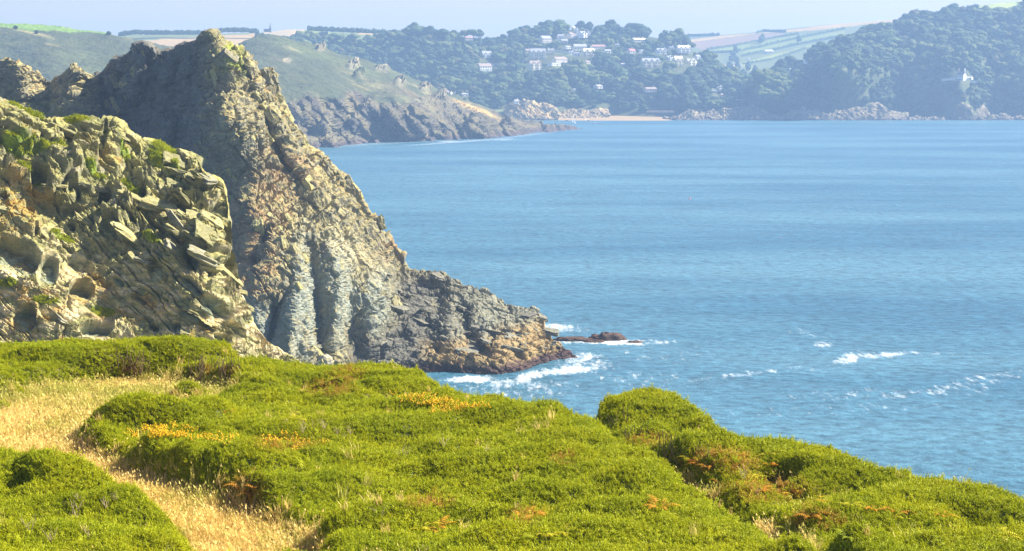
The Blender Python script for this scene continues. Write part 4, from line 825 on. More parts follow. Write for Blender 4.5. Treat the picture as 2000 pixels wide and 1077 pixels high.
FK = {'rust': (leaf_mat('bracken_rust', (.55, .22, .02), (.62, .32, .03), trans=.3), 'rust-orange bracken fronds dying back'), 'gold': (leaf_mat('bracken_gold', (.66, .50, .03), (.55, .52, .03), trans=.35), 'golden yellow bracken fronds'), 'green': (leaf_mat('bracken_green', (.36, .44, .025), (.44, .47, .03), trans=.35), 'yellow-green bracken fronds')}
PLACES = [('rust', 'in the dark hollow beside the path', [(470, 950), (482, 960), (495, 972), (478, 985), (505, 960)]), ('rust', 'on the lower middle of the green slope', [(1030, 1005), (1045, 1012), (1020, 1022), (850, 1035), (865, 1045), (880, 1030), (1125, 980), (930, 960), (1290, 990)]),
          ('gold', 'on the lower middle of the green slope', [(1075, 1030), (1090, 1040), (1150, 1030), (820, 1040), (835, 1028), (1060, 1048), (1170, 1040), (1110, 1045)]), ('green', 'along the bottom of the green slope', [(700, 1050), (740, 1060), (900, 1060), (960, 1065), (1020, 1058), (1200, 1055), (1260, 1060), (640, 1040), (620, 1060), (790, 1062)]),
          ('rust', 'on the seaward bank above the gully', [(1430, 880), (1445, 890), (1490, 960), (1620, 985), (1632, 992), (1610, 1000), (1510, 905), (1700, 1000), (1750, 1005), (1840, 1010), (1945, 1050)]), ('gold', 'on the seaward bank above the gully', [(1590, 970), (1600, 982), (1650, 990), (1640, 1005), (1740, 1010), (1690, 1040), (1580, 1020), (1500, 890), (1940, 1040), (1955, 1052)]),
          ('green', 'on the seaward bank beside the gully', [(1530, 1000), (1620, 1040), (1660, 1050), (1720, 1055), (1800, 1050), (1850, 1060), (1550, 1040)]), ('green', 'among the dry grass of the path', [(340, 1010), (420, 1000), (520, 1040), (470, 1060), (330, 1040), (290, 990), (180, 945), (380, 1055), (250, 1040), (210, 1010)]), ('gold', 'among the dry grass of the path', [(265, 905), (275, 915), (330, 1020), (300, 1025), (440, 1050), (350, 1060), (120, 890), (445, 815), (560, 812), (575, 820)]),
          ('rust', 'in the brown gully between the two green slopes', [(1330, 890), (1360, 905), (1385, 915), (1410, 935), (1455, 945), (1475, 955), (1500, 975), (1530, 985), (1545, 960), (1565, 990), (1585, 1005), (1440, 905)]), ('gold', 'in the brown gully between the two green slopes', [(1345, 900), (1400, 925), (1425, 915), (1465, 935), (1515, 965), (1555, 1000), (1600, 1030)]), ('rust', 'on the broad low bush beneath the upper path', [(440, 795), (446, 805)])]
fm = {k: [bracken('frond', 30 + i, v[0]) for i in range(3)] for k, v in FK.items()}; stm = stalk_mesh(M['stem']); r = random.Random(12)
for kind, where, spots in PLACES:
    for X, Y in spots:
        p0, _ = surf_at(X, Y); lab = f'{FK[kind][1]} {where}'
        e = empty('bracken_clump', (p0[0], p0[1], p0[2] - .12), r.uniform(0, 6.28), lab, 'bracken', lab); s = r.uniform(.6, 1.05); e.scale = (s, s, s); e.rotation_euler.x = -.15
        link(bpy.data.objects.new('frond', r.choice(fm[kind])), e); link(bpy.data.objects.new('stalk', stm), e)
def twig_mesh(seed):
    r = random.Random(seed); mb = MB()
    for k in range(6):
        a = r.uniform(0, 6.28); L = r.uniform(.35, .7); t = r.uniform(.1, .7); d = Vector((math.sin(t) * math.cos(a), math.sin(t) * math.sin(a), math.cos(t))); j = Vector((r.uniform(-.08, .08), r.uniform(-.08, .08), 0)); m = d * L * .5 + j
        mb.tube([(0, 0, -.05), m, d * L], [.011, .008, .004], 4); mb.tube([m, m + (d + Vector((r.uniform(-.8, .8), r.uniform(-.8, .8), 0))) * L * .35], [.006, .003], 3)
    return mb.mesh('twig', M['twig'])
tw = [twig_mesh(i) for i in range(4)]
for where, spots in (('among the near gorse below the path', [(150, 1000), (160, 985), (230, 985), (155, 1030), (215, 1000), (100, 1060), (170, 1055), (60, 1045), (240, 970)]), ('on the canopy below the broad low bush', [(590, 850), (605, 838), (660, 850), (672, 862), (560, 832), (640, 842), (690, 850)]), ('standing out of the middle of the green slope', [(865, 870), (745, 1010), (790, 900), (1010, 1000), (960, 895), (720, 985)]), ('in the gully under the seaward bank', [(1390, 900), (1410, 915), (1450, 940), (1480, 975), (1520, 1000), (1370, 890), (1560, 1010)])):
    for X, Y in spots:
        p0, _ = surf_at(X, Y); o = link(bpy.data.objects.new('dead_twigs', r.choice(tw))); o.location = [float(v) for v in p0]; o.rotation_euler = (0, 0, r.uniform(0, 6.28)); s = r.uniform(.35, .7); o.scale = (s, s, s)
        lab = f'bleached dead twigs {where}'; tag(o, lab, 'twigs', lab)
# short turf on the green patches of the near cliff
tp, tg, tX, tn = cliff_turf
k = rng.permutation(np.nonzero((tg > .5) & (tX > -60) & (tn[:, 2] > .2))[0])[:3500]
s = rng.uniform(1., 2.2, len(k)); tag(instancer('cliff_turf', tp[k], tilt(tn[k], .6, rng), np.stack([s, s, s], -1), rng.integers(0, 4, len(k)), gc), kind='stuff')
# ------------------------------------------------------------------ trees of the far shore
M['crown'] = [leaf_mat(f'crown_leaf_{i}', a, b, trans=0, wscale=.02, rough=.8) for i, (a, b) in enumerate([((.045, .075, .026), (.085, .125, .034)), ((.022, .042, .020), (.045, .072, .028)), ((.07, .095, .028), (.115, .135, .036)), ((.085, .075, .03), (.11, .105, .038))])]
M['bark'] = plain('bark', (.10, .075, .05), .9)
import bmesh
def crown_mesh(seed, mat, lobes=9):
    """a broad crown about 1 m wide and 1 m tall: uneven lobes and loose leaf clumps round them"""
    r = random.Random(seed); bm = bmesh.new(); cs = []
    for k in range(lobes):
        a = r.uniform(0, 6.28); u = r.uniform(.0, .36); zc = r.uniform(.34, .84) if k else .6; rad = r.uniform(.15, .25) * (1.25 - .45 * abs(zc - .55)); u *= 1 - .75 * max(0, zc - .55)
        cs.append((Vector((u * math.cos(a), u * math.sin(a), zc)), rad)); r0 = bmesh.ops.create_icosphere(bm, subdivisions=2, radius=1)
        for v in r0['verts']:
            n = v.co.normalized(); w = .8 + .5 * r.random(); v.co = cs[-1][0] + Vector((n.x, n.y, n.z * .82)) * rad * w
    for k in range(170):
        c, rad = r.choice(cs); n = Vector((r.gauss(0, 1), r.gauss(0, 1), r.gauss(.3, 1))).normalized(); p = c + n * rad * r.uniform(.95, 1.18); s = r.uniform(.025, .06)
        q = [bm.verts.new(p + Vector((r.uniform(-s, s), r.uniform(-s, s), r.uniform(-s, s)))) for _ in range(3)]; bm.faces.new(q)
    me = bpy.data.meshes.new('crown'); bm.to_mesh(me); bm.free(); me.materials.append(mat); return me
def trunk_mesh(seed):
    r = random.Random(seed); mb = MB(); mb.tube([(0, 0, -.1), (.01, 0, .25), (.02, .01, .6)], [.04, .03, .015], 6)
    for k in range(4):
        a = r.uniform(0, 6.28); mb.tube([(.01, 0, .25 + .06 * k), (.22 * math.cos(a), .22 * math.sin(a), .5 + .07 * k)], [.016, .006], 4)
    return mb.mesh('trunk', M['bark'])
NV = 10
crowns = [crown_mesh(40 + i, M['crown'][(0, 0, 1, 1, 2, 0, 1, 2, 3, 0)[i]], 7 + i % 4) for i in range(NV)]; trunks = [trunk_mesh(60 + i) for i in range(3)]
def whole_tree(i):
    bm = bmesh.new(); bm.from_mesh(crowns[i]); bm.from_mesh(trunks[i % 3]); me = bpy.data.meshes.new('woodland_tree'); bm.to_mesh(me); bm.free(); me.materials.append(crowns[i].materials[0]); return bpy.data.objects.new('woodland_tree', me)
tcoll = hid_collection('woodland_trees', [whole_tree(i) for i in range(NV)])

# X, base Y, width px, height px, style, wall, roof, label   (all on the wooded hill unless noted)
W_, CR, PK, BR, GY, RD, SL = (.86, .85, .80), (.82, .75, .56), (.70, .62, .52), (.32, .25, .21), (.34, .34, .35), (.36, .20, .16), (.17, .18, .21)
HOUSES = [
 (950, 119, 19, 18, 'gables', W_, GY, 'tall white gabled villa at the west end of the hillside houses', 0), (946, 139, 27, 14, 'long', W_, BR, 'brown-roofed white house just below the tall gabled villa', 0), (964, 121, 9, 5, 'flat', W_, GY, 'small white garage beside the tall gabled villa', 0),
 (991, 134, 9, 7, 'long', W_, SL, 'small slate-roofed white house alone in the trees below the brown-roofed house', 0), (978, 124, 16, 5, 'long', PK, BR, 'low dull-pink bungalow half hidden in trees between the two villas', 0), (1050, 116, 30, 20, 'gables', CR, GY, 'largest cream villa with chimneys, above the arched-gable house', 0),
 (1044, 137, 23, 17, 'gables', CR, BR, 'cream house with paired gables under the largest cream villa', 0), (1021, 124, 5, 5, 'long', W_, GY, 'tiny white cottage in the trees beside the cream villa', 0), (1093, 122, 30, 10, 'long', PK, BR, 'long pinkish-brown roofed house above the low white block', 0), (1082, 129, 24, 6, 'flat', W_, W_, 'low white flat-roofed block below the pinkish-brown roofed house', 0),
 (1132, 99, 26, 12, 'long', CR, GY, 'pale house with a wide light roof above the bright cream house', 0), (1149, 111, 23, 15, 'gables', CR, CR, 'bright cream house at the heart of the upper terrace', 0), (1168, 97, 27, 9, 'long', W_, RD, 'low white house with a long red roof under the hilltop row', 0), (1108, 96, 11, 6, 'long', W_, GY, 'small grey-roofed house left of the wide light roof', 0), (1115, 107, 10, 7, 'long', W_, SL, 'small white house tucked behind the pinkish-brown roof', 0),
 (1119, 75, 21, 11, 'long', PK, BR, 'pinkish terrace at the top of the hill beside the white tower', 0), (1127, 74, 4.5, 20, 'tower', W_, GY, 'narrow white tower on the hilltop', 0), (1137, 74, 15, 12, 'gables', W_, GY, 'white gabled house next to the hilltop tower', 0), (1149, 71, 8, 10, 'tower', W_, SL, 'white turreted house at the end of the hilltop row', 0), (1121, 58, 7, 6, 'long', W_, W_, 'topmost small white house on the wooded crest', 0),
 (1095, 79, 12, 11, 'gables', W_, GY, 'small white gabled house standing apart near the hilltop', 0), (1065, 84, 22, 13, 'long', PK, GY, 'pale pink house among the dark hilltop trees', 0), (915, 79, 19, 7, 'long', PK, RD, 'dull red roof near the wooded skyline gap', 0), (1248, 83, 27, 8, 'long', CR, CR, 'long pale building high on the slope toward the fields', 0), (1233, 105, 13, 9, 'long', PK, (.55, .22, .2), 'pink-roofed bungalow under the long pale building', 0),
 (1252, 104, 6.5, 7, 'flat', W_, W_, 'small square white house beside the pink-roofed bungalow', 0), (1291, 106, 19, 11, 'gables', W_, GY, 'white house with grey gables above the pale hotel', 0), (1270, 132, 36, 17, 'gables', CR, GY, 'wide pale hotel with several gables', 0), (1324, 130, 17, 19, 'gables', CR, CR, 'tall cream villa on the slope facing the field valley', 0), (1349, 129, 21, 13, 'gables', CR, GY, 'cream house with a pale terrace, lowest toward the field valley', 0),
 (1335, 104, 27, 14, 'gables', W_, CR, 'white house with two bright wings below the wooded shoulder', 0), (1168, 173, 15, 7, 'long', PK, GY, 'greyish roof deep in the lower wood', 0), (1121, 177, 5, 4, 'flat', W_, W_, 'tiny white hut deep in the lower wood', 0), (1270, 180, 22, 9, 'long', PK, BR, 'pinkish roof in the wood above the beach end', 0), (1008, 203, 8, 8, 'long', W_, GY, 'little white house on top of the sandy bluff', 0),
 (878, 189, 20, 12, 'gables', CR, BR, 'cream house with broken gables behind the heath point', 0), (908, 188, 15, 6, 'long', W_, GY, 'low grey-white house behind the heath point', 0), (1404, 178, 12, 9, 'gables', W_, SL, 'slate-roofed white house in the valley by the lawn', 0), (1394, 182, 10, 6, 'long', GY, SL, 'grey cottage in the valley by the lawn', 0), (1411, 190, 9, 7, 'long', CR, BR, 'small buff house at the edge of the lawn', 0),
 (1501, 104, 17, 6, 'long', W_, W_, 'long white bungalow among the striped fields', 2), (1462, 119, 5, 6, 'long', W_, GY, 'tiny white house beside the field hedge', 2), (1439, 134, 5, 6, 'long', W_, GY, 'white cottage at the end of the pale lane', 2), (1447, 133, 5, 5, 'long', W_, SL, 'second white cottage by the lane end, nearer the fields', 2),
 (1543, 142, 7, 9, 'tower', W_, GY, 'white house on the wooded headland, lower of its inland pair', 1), (1577, 125, 12, 7, 'long', W_, GY, 'white bungalow on the wooded headland, higher of its inland pair', 1), (1756, 68, 7, 10, 'tower', W_, CR, 'lone white house high in the trees of the wooded headland', 1), (1777, 68, 12, 4, 'long', PK, BR, 'low pinkish building beside the lone white house', 1),
 (1060, 109, 11, 8, 'long', W_, GY, 'small white house close behind the largest cream villa', 0), (1076, 104, 13, 8, 'gables', CR, GY, 'small cream gabled house on the pale terrace wall', 0), (1126, 110, 12, 8, 'long', W_, SL, 'slate-roofed white house squeezed beside the bright cream house', 0), (1102, 85, 12, 8, 'long', CR, GY, 'cream bungalow just under the hilltop terrace', 0),
 (1186, 104, 12, 7, 'long', W_, GY, 'white cottage below the long red roof', 0), (1204, 92, 9, 6, 'long', W_, SL, 'small white cottage at the end of the long pale wall', 0), (1030, 104, 9, 8, 'long', CR, BR, 'small buff house in the trees above the largest cream villa', 0), (1306, 118, 11, 8, 'gables', W_, GY, 'white gabled lodge between the hotel and the tall cream villa', 0),
 (1216, 130, 10, 6, 'long', W_, GY, 'white cottage in the trees below the pink-roofed bungalow', 0), (1362, 115, 10, 7, 'long', W_, GY, 'white house out on the wooded shoulder by the field valley', 0), (1311, 97, 9, 6, 'long', W_, SL, 'small slate-roofed house above the grey-gabled white house', 0), (1146, 125, 11, 6, 'long', CR, BR, 'brown-roofed cottage below the bright cream house', 0)]
hx = np.array([[h[0], h[1], h[2], h[3]] for h in HOUSES] + [[1878, 158, 34, 30], [1852, 158, 24, 10]], float)
def clear_of_houses(X, Y, hpx):
    """True where a crown whose foot is at X, Y and which stands hpx tall would not hide a house"""
    ok = np.ones(X.shape, bool)
    for a, b, w, h in hx: ok &= ~((np.abs(X - a) < w / 2 + hpx * .38) & (Y > b - h * .4) & (Y - hpx < b - 1))
    return ok
def wood(P, XX, YY, ev, dens, seed, forbid=(), ytest=None):
    r = np.random.default_rng(seed); rows = P.shape[0] - 3; Q = P[:rows]
    ar = np.linalg.norm(np.cross(Q[:-1, 1:] - Q[:-1, :-1], Q[1:, :-1] - Q[:-1, :-1]), axis=-1)
    n = r.poisson(ar * dens); iy, ix = np.nonzero(n); k = n[iy, ix]; iy = np.repeat(iy, k); ix = np.repeat(ix, k); u, v = r.random((2, len(iy), 1))
    p = Q[iy, ix] * (1 - u) * (1 - v) + Q[iy, ix + 1] * u * (1 - v) + Q[iy + 1, ix] * (1 - u) * v + Q[iy + 1, ix + 1] * u * v
    X, Y = px_of(p); hgt = r.uniform(6, 15, len(p)) * (1.08 + .75 * pn(p * .012, seed)) * np.where(r.random(len(p)) < .12, 1.35, 1); hpx = hgt * F / p[:, 1]
    ok = clear_of_houses(X, Y, hpx)
    for poly in forbid: ok &= ~poly_in(X, Y, poly)
    if ytest: ok &= ytest(X, Y)
    return p[ok], hgt[ok], X[ok], Y[ok]
A = wood(W2, X2, Y2, wood_ev, 1 / 112., 300, [[(1110, 97), (1150, 104), (1070, 107), (1060, 103)], [(1000, 127), (1130, 121), (1130, 127), (1000, 132)], [(1240, 113), (1310, 113), (1320, 117), (1250, 117)]], lambda X, Y: (Y < 221) & (X > 560) & ~((X > 985) & (X < 1075) & (Y > 203)) & ~((Y > 212) & (X > 1080) & (X < 1195)))
B = wood(W3, X3, Y3, right_ev, 1 / 120., 301, [[(1862, 14), (1900, 4), (2020, -12), (1990, 16), (1955, 26), (1880, 34)], [(1393, 186), (1452, 185), (1454, 203), (1398, 203)]], lambda X, Y: (Y < lerp_pts(X, [(1290, 226), (1345, 214), (1400, 214), (1470, 196), (1500, 214), (1560, 214), (1620, 218), (1700, 204), (1725, 214), (1780, 226), (1850, 228), (1880, 200), (1900, 224), (1920, 206), (1935, 222), (2600, 224)])) & (X < 2450))
p = np.concatenate([A[0], B[0]]); hg = np.concatenate([A[1], B[1]]); X = np.concatenate([A[2], B[2]]); Y = np.concatenate([A[3], B[3]])
onb = np.r_[np.zeros(len(A[0]), bool), np.ones(len(B[0]), bool)]
var_ = rng.integers(0, NV, len(p)); wid = np.clip(hg * rng.uniform(.9, 1.7, len(p)), 6, 25); var_ = np.where(rng.random(len(p)) < .6, np.where(pn(p * .009, 345) > .05, np.array([2, 3, 6])[var_ % 3], np.array([4, 7, 0, 9])[var_ % 4]), var_); rz = rng.uniform(0, 6.28, len(p))
hidden = (~onb) & (X < 1000) & (Y > np.interp(X, [q[0] for q in LC], [q[1] for q in LC]) + 2)
score = np.where((X > 5) & (X < 1995) & (Y < 232) & ~hidden, hg / p[:, 1] * (1 + .6 * (Y > 195)), 0); order = np.argsort(-score); big = order[:300]; rest = order[300:]
tag(instancer('woodland', p[rest] - np.array([0, 0, .5]), np.stack([0 * rz, 0 * rz, rz], -1)[rest], np.stack([wid, wid, hg], -1)[rest], var_[rest], tcoll), kind='stuff')
TONE = ['mid-green', 'mid-green', 'dark green', 'dark green', 'pale green', 'mid-green', 'dark green', 'pale green', 'bronze-green', 'mid-green']
def zone(X, Y, b):
    if not b: return 'behind the heath point' if X < 985 else 'in the wood above the sandy bluff' if X < 1090 else 'in the wood above the sandy beach' if X < 1310 else 'in the wood below the field valley'
    return 'on the low rocky point at the end of the beach' if X < 1400 else 'round the lawn by the shore' if X < 1500 else 'above the pale shore rocks of the wooded headland' if X < 1720 else 'in the shaded hollow of the wooded headland' if X < 1860 else 'round the white house on the sea cliff' if X < 1925 else 'on the last spur of the wooded headland'
for k in big:
    z = zone(X[k], Y[k], onb[k]); lab = f'{TONE[var_[k]]} broad-crowned tree {z}'; e = empty('tree', p[k] - np.array([0, 0, .5]), float(rz[k]), lab, 'tree', lab)
    for nm, me in (('crown', crowns[var_[k]]), ('trunk', trunks[var_[k] % 3])):
        o = link(bpy.data.objects.new(nm, me), e); o.scale = (float(wid[k]), float(wid[k]), float(hg[k]))

# hedges and tree lines on the farmland, each one long lumpy mesh
farm_ev = lambda X, Y: 3000 + 0 * np.asarray(X, float)
def hedge(pts, ev, h, label, seed, lump=1., name='hedgerow', cat='hedge'):
    pts = np.array(pts, float); L = np.r_[0, np.cumsum(np.hypot(*np.diff(pts, axis=0).T))]; n = int(L[-1] / 2.2) + 4; s = np.linspace(0, L[-1], n); X = np.interp(s, L, pts[:, 0]); Y = np.interp(s, L, pts[:, 1])
    c = at(X, Y, ev(X, Y)); q = fbm(np.stack([s * .22, 0 * s + seed, 0 * s], -1), 3, seed); hh = h * (1 + lump * q); th = np.linspace(-.15, math.pi + .15, 9)
    V = np.stack([np.broadcast_to(c[:, None, 0], (n, 9)), c[:, None, 1] - h * .8 * np.cos(th)[None], c[:, None, 2] + hh[:, None] * np.sin(th)[None]], -1)
    V = V + .22 * h * np.stack([pn(V * .2 + 9, seed + 1), pn(V * .2, seed), pn(V * .2 + 5, seed + 2)], -1)
    me = raw_mesh(name, V.reshape(-1, 3), grid_faces(n, 9), [M['crown'][1]], False); tag(link(bpy.data.objects.new(name, me)), label, cat, 'hedges and tree lines of the farmland')
f4 = lambda X, Y: 3050 + (200 - np.asarray(Y, float)) * 8.2
fh = rbf([(x, y, 3050 + (200 - y) / (200 - float(lerp_pts(x, [(1180, 84), (1300, 76), (1335, 72), (1404, 69), (1484, 63), (1600, 50), (1690, 43), (1800, 34)]))) * 1250) for x in range(1180, 1801, 60) for y in range(40, 201, 16)])
for i, (pts, h, lab) in enumerate([([(1380, 98), (1435, 90), (1519, 74), (1560, 67)], 4, 'dark hedge under the ploughed field'), ([(1451, 100), (1490, 92), (1527, 83), (1600, 67), (1650, 58)], 5, 'dark hedge between the two long green strips'), ([(1448, 111), (1500, 101), (1600, 80), (1650, 72)], 5, 'dark hedge under the second green strip'), ([(1478, 65.5), (1490, 62.5), (1500, 62.5), (1535, 63.5)], 5, 'ragged tree line on the stubble skyline'),
                           ([(1390, 105), (1430, 103), (1447, 100)], 5, 'dark hedge at the foot of the first green strip'), ([(1449, 127), (1506, 118), (1574, 95)], 4, 'hedge along the lowest yellow-green strip'), ([(1332, 72), (1405, 69.5)], 5, 'far dark hedge on the distant skyline')]): hedge(pts, fh, h, lab, 310 + i)
for i, (X, Y) in enumerate([(1431, 112), (1434, 118), (1436, 106), (1429, 122), (1485, 86), (1490, 84), (1438, 125), (1560, 84), (1440, 140), (1452, 150), (1430, 145), (1462, 140), (1470, 152), (1440, 158), (1455, 165), (1425, 135), (1475, 145), (1428, 156)]):
    q = at(X, Y, float(fh(np.array(X), np.array(Y)))); lab = 'dark tree standing among the hedged fields'; e = empty('tree', q - np.array([0, 0, 1]), i, lab, 'tree', lab)
    for nm, me in (('crown', crowns[(2, 3, 6)[i % 3]]), ('trunk', trunks[i % 3])): link(bpy.data.objects.new(nm, me), e).scale = (13, 13, 14 + i % 3 * 2)
fa = lambda X, Y: np.full(np.shape(X), 3180.)
for i, (pts, h, lab) in enumerate([([(232, 71), (262, 66), (300, 67), (400, 67)], 6, 'blue-green tree line behind the pale stubble field'), ([(398, 67), (440, 62), (480, 62), (505, 65)], 6, 'tree line between the stubble field and the spire'), ([(600, 59), (650, 61), (720, 64), (790, 68)], 6, 'long hedge on the skyline beyond the spire'), ([(498, 70), (560, 78), (640, 68)], 5, 'hedge under the pale field beside the spire')]): hedge(pts, fa, h, lab, 330 + i)
for i, (X, Y, w, h) in enumerate([(796, 68, 26, 14), (815, 70, 34, 16), (840, 70, 34, 17), (866, 72, 30, 14), (908, 72, 26, 14), (925, 70, 28, 14), (935, 72, 22, 12), (610, 80, 18, 9), (760, 72, 22, 9), (745, 76, 26, 10), (690, 76, 26, 9), (655, 74, 22, 8)]):
    q = at(X, Y, 2940.); lab = 'round-topped tree standing up on the wooded skyline'; e = empty('tree', q - np.array([0, 0, 2.]), i * 1.3, lab, 'tree', lab)
    for nm, me in (('crown', crowns[i % NV]), ('trunk', trunks[i % 3])): link(bpy.data.objects.new(nm, me), e).scale = (w * .73, w * .73, h * .73 + 3)
for X, Y, lab in [(30, 57, 'lone dark thorn bush on the edge of the green field'), (72, 66, 'thorn bush by the dry lip of the heath'), (212, 68, 'thorn bushes where the heath meets the sky')]:
    q = at(X, Y, float(heath_ev(np.array([X]), np.array([Y + 1.]))[0]) - 4); e = empty('thorn_bush', q - np.array([0, 0, 1.]), X, lab, 'bush'); link(bpy.data.objects.new('crown', crowns[3]), e).scale = (5.5, 5.5, 4.2); link(bpy.data.objects.new('trunk', trunks[1]), e).scale = (4, 4, 4)

# ------------------------------------------------------------------ houses
MC = {}
def hm_(rgb, kind='wall'):
    if (rgb, kind) not in MC: MC[rgb, kind] = plain(f'house_{kind}_{len(MC)}', rgb, .85, .08, .4)
    return MC[rgb, kind]
M['pane'] = plain('window_glass', (.05, .07, .09), .15, .1, spec=.6)
wmb = MB(); wmb.box((0, 0, 0), (1, .16, 1)); WIN = wmb.mesh('window', M['pane'])
smb = MB(); smb.box((0, -.06, -.56), (1.2, .24, .1)); smb.box((0, -.06, 0), (.07, .2, 1.)); SILL = smb.mesh('sill', hm_(W_, 'sill'))
def gable_body(mb, w, d, h, rise, cx=0, cy=0, along='x'):
    a, b = w / 2, d / 2
    V = [(-a, -b, 0), (a, -b, 0), (a, b, 0), (-a, b, 0), (-a, -b, h), (a, -b, h), (a, b, h), (-a, b, h)]; Fs = [(0, 1, 5, 4), (1, 2, 6, 5), (2, 3, 7, 6), (3, 0, 4, 7), (3, 2, 1, 0)]
    if along == 'x': V += [(-a, 0, h + rise), (a, 0, h + rise)]; Fs += [(4, 8, 7), (5, 6, 9)]
    else: V += [(0, -b, h + rise), (0, b, h + rise)]; Fs += [(4, 5, 8), (6, 7, 9)]
    mb.add([(x + cx, y + cy, z) for x, y, z in V], Fs)
def gable_roof(mb, w, d, h, rise, cx=0, cy=0, along='x', ov=.35, th=.22):
    if along == 'y': w, d = d, w
    a, b = w / 2 + ov, d / 2 + ov; k = rise / (d / 2); e = h - ov * k; V = []; Fs = []
    for dz in (.02, th): V += [(-a, -b, e + dz), (a, -b, e + dz), (-a, 0, h + rise + dz), (a, 0, h + rise + dz), (-a, b, e + dz), (a, b, e + dz)]
    Fs = [(6, 7, 9, 8), (8, 9, 11, 10), (1, 0, 2, 3), (3, 2, 4, 5), (0, 1, 7, 6), (5, 4, 10, 11), (0, 6, 8, 2), (2, 8, 10, 4), (1, 3, 9, 7), (3, 5, 11, 9)]
    if along == 'y': V = [(-y, x, z) for x, y, z in V]
    mb.add([(x + cx, y + cy, z) for x, y, z in V], Fs)
def house(X, Y, d, wpx, hpx, style, wall, roof, label, seed, rz=None):
    r = random.Random(seed); s = d / F; w, h = wpx * s * 1.0, hpx * s * 1.06; p = at(X, Y, d)
    e = empty('house', p - np.array([0, 0, .3]), r.uniform(.25, .85) if rz is None else rz, label, 'house'); dep = min(w * .8, 9.) if style != 'tower' else w
    wm, rm = MB(), MB(); wins = []; chim = []
    if style == 'flat':
        wm.box((0, 0, (h - .5) / 2), (w, dep, h - .5)); rm.box((0, 0, h - .3), (w + .5, dep + .5, .42)); hw = h - .5
    elif style == 'tower':
        hw = h * .72; wm.box((0, 0, hw / 2), (w, w, hw)); o = .3; rm.add([(-w / 2 - o, -w / 2 - o, hw), (w / 2 + o, -w / 2 - o, hw), (w / 2 + o, w / 2 + o, hw), (-w / 2 - o, w / 2 + o, hw), (0, 0, h)], [(0, 1, 4), (1, 2, 4), (2, 3, 4), (3, 0, 4), (3, 2, 1, 0)])
    else:
        rise = h * .36; hw = h - rise; gable_body(wm, w, dep, hw, rise); gable_roof(rm, w, dep, hw, rise)
        if style == 'gables':
            n = 2 if w < 18 else 3
            for k in range(n):
                gx_ = -w / 2 + w * (k + .5) / n; gw = w / n * .62; gable_body(wm, gw, 2.4, hw * 1.02, gw * .55, gx_, -dep / 2 - .9, 'y'); gable_roof(rm, gw, 2.4, hw * 1.02, gw * .55, gx_, -dep / 2 - .9, 'y', .25)
        chim = [(-w * .36, h), (w * .36, h)] if style == 'gables' else [(w * .3, h)]
    wm.build('wall', hm_(wall), e); ro = rm.build('roof', hm_(roof, 'roof'), e)
    for cx, cz in chim:
        cm = MB(); cm.box((cx, 0, cz + .25), (.95, .8, 2.1)); cm.box((cx, 0, cz + 1.4), (1.15, 1., .22)); cm.tube([(cx, 0, cz + 1.5), (cx, 0, cz + 2.)], .18, 6); cm.build('chimney', hm_(wall if r.random() < .6 else BR), ro)
    rows = max(1, min(3, int(hw / 3.1))); cols = max(2, min(6, int(w / 3.2))); yf = -dep / 2 - .02
    for i in range(rows):
        for j in range(cols):
            wx = -w / 2 + w * (j + .5) / cols; y = yf
            if style == 'gables':
                n = 2 if w < 18 else 3
                for k in range(n):
                    if abs(wx - (-w / 2 + w * (k + .5) / n)) < w / n * .33: y = yf - 2.1
            o = link(bpy.data.objects.new('window', WIN), e); o.location = (wx, y, hw * (i + .55) / rows); o.scale = (min(1.5, w / cols * .42), 1, min(1.7, hw / rows * .5))
            link(bpy.data.objects.new('sill', SILL), o)
    dm = MB(); dm.box((w * .12, yf - (2.1 if style == 'gables' else 0) - .03, 1.1), (1.1, .2, 2.1)); dm.build('door', hm_((.12, .16, .2), 'door'), e)
for i, (X, Y, w, h, st, wc, rc, lab, wh) in enumerate(HOUSES):
    ev = (wood_ev, right_ev, fh)[wh]; d = float(np.ravel(ev(np.array([float(X)]), np.array([float(Y)])))[0]) - 3
    if 1004 < X < 1012 and Y > 200: d = 2538
    house(X, Y, d, w, h, st, wc, rc, lab, 400 + i)
# the house on the sea cliff: gable end in the sun, two tall chimneys, terrace walls
d = float(right_ev(np.array([1878.]), np.array([158.]))[0]) - 8; s = d / F; p = at(1878, 158.5, d); e = empty('house', p, -.95, 'white house with two tall chimneys and a bright gable end on the sea cliff', 'house')
w, dep, hw, rise = 11.5, 7, 7.5, 4.2; mb = MB(); gable_body(mb, w, dep, hw, rise); mb.build('wall', hm_((.80, .80, .78)), e); mb = MB(); gable_roof(mb, w, dep, hw, rise); ro = mb.build('roof', hm_(BR, 'roof'), e)
for sx in (-1, 1):
    mb = MB(); mb.box((sx * (w / 2 - .9), 0, 12.6), (1.4, 1.2, 6.)); mb.box((sx * (w / 2 - .9), 0, 15.7), (1.7, 1.5, .4)); mb.build('chimney', hm_((.8, .8, .78) if sx > 0 else BR), ro)
for i in range(2):
    for j in range(4):
        o = link(bpy.data.objects.new('window', WIN), e); o.location = (-4.2 + j * 2.8, -dep / 2 - .02, 2 + i * 3.4); o.scale = (1.2, 1, 1.7); link(bpy.data.objects.new('sill', SILL), o)
mb = MB(); mb.box((0.2, -dep / 2 - .05, 1.1), (1.2, .2, 2.2)); mb.build('door', hm_((.12, .16, .2), 'door'), e)
mb = MB(); mb.box((-4, -5.2, 1.4), (10, 3.2, 2.8)); mb.box((-4, -5.2, 2.9), (10.4, 3.6, .25)); mb.build('porch', hm_(GY), e)
q = at(1894, 153, d - 2); house(1895, 155.5, d - 2, 9, 5, 'long', W_, W_, 'low white outhouse on the cliff beside the tall-chimneyed house', 460, -.6)
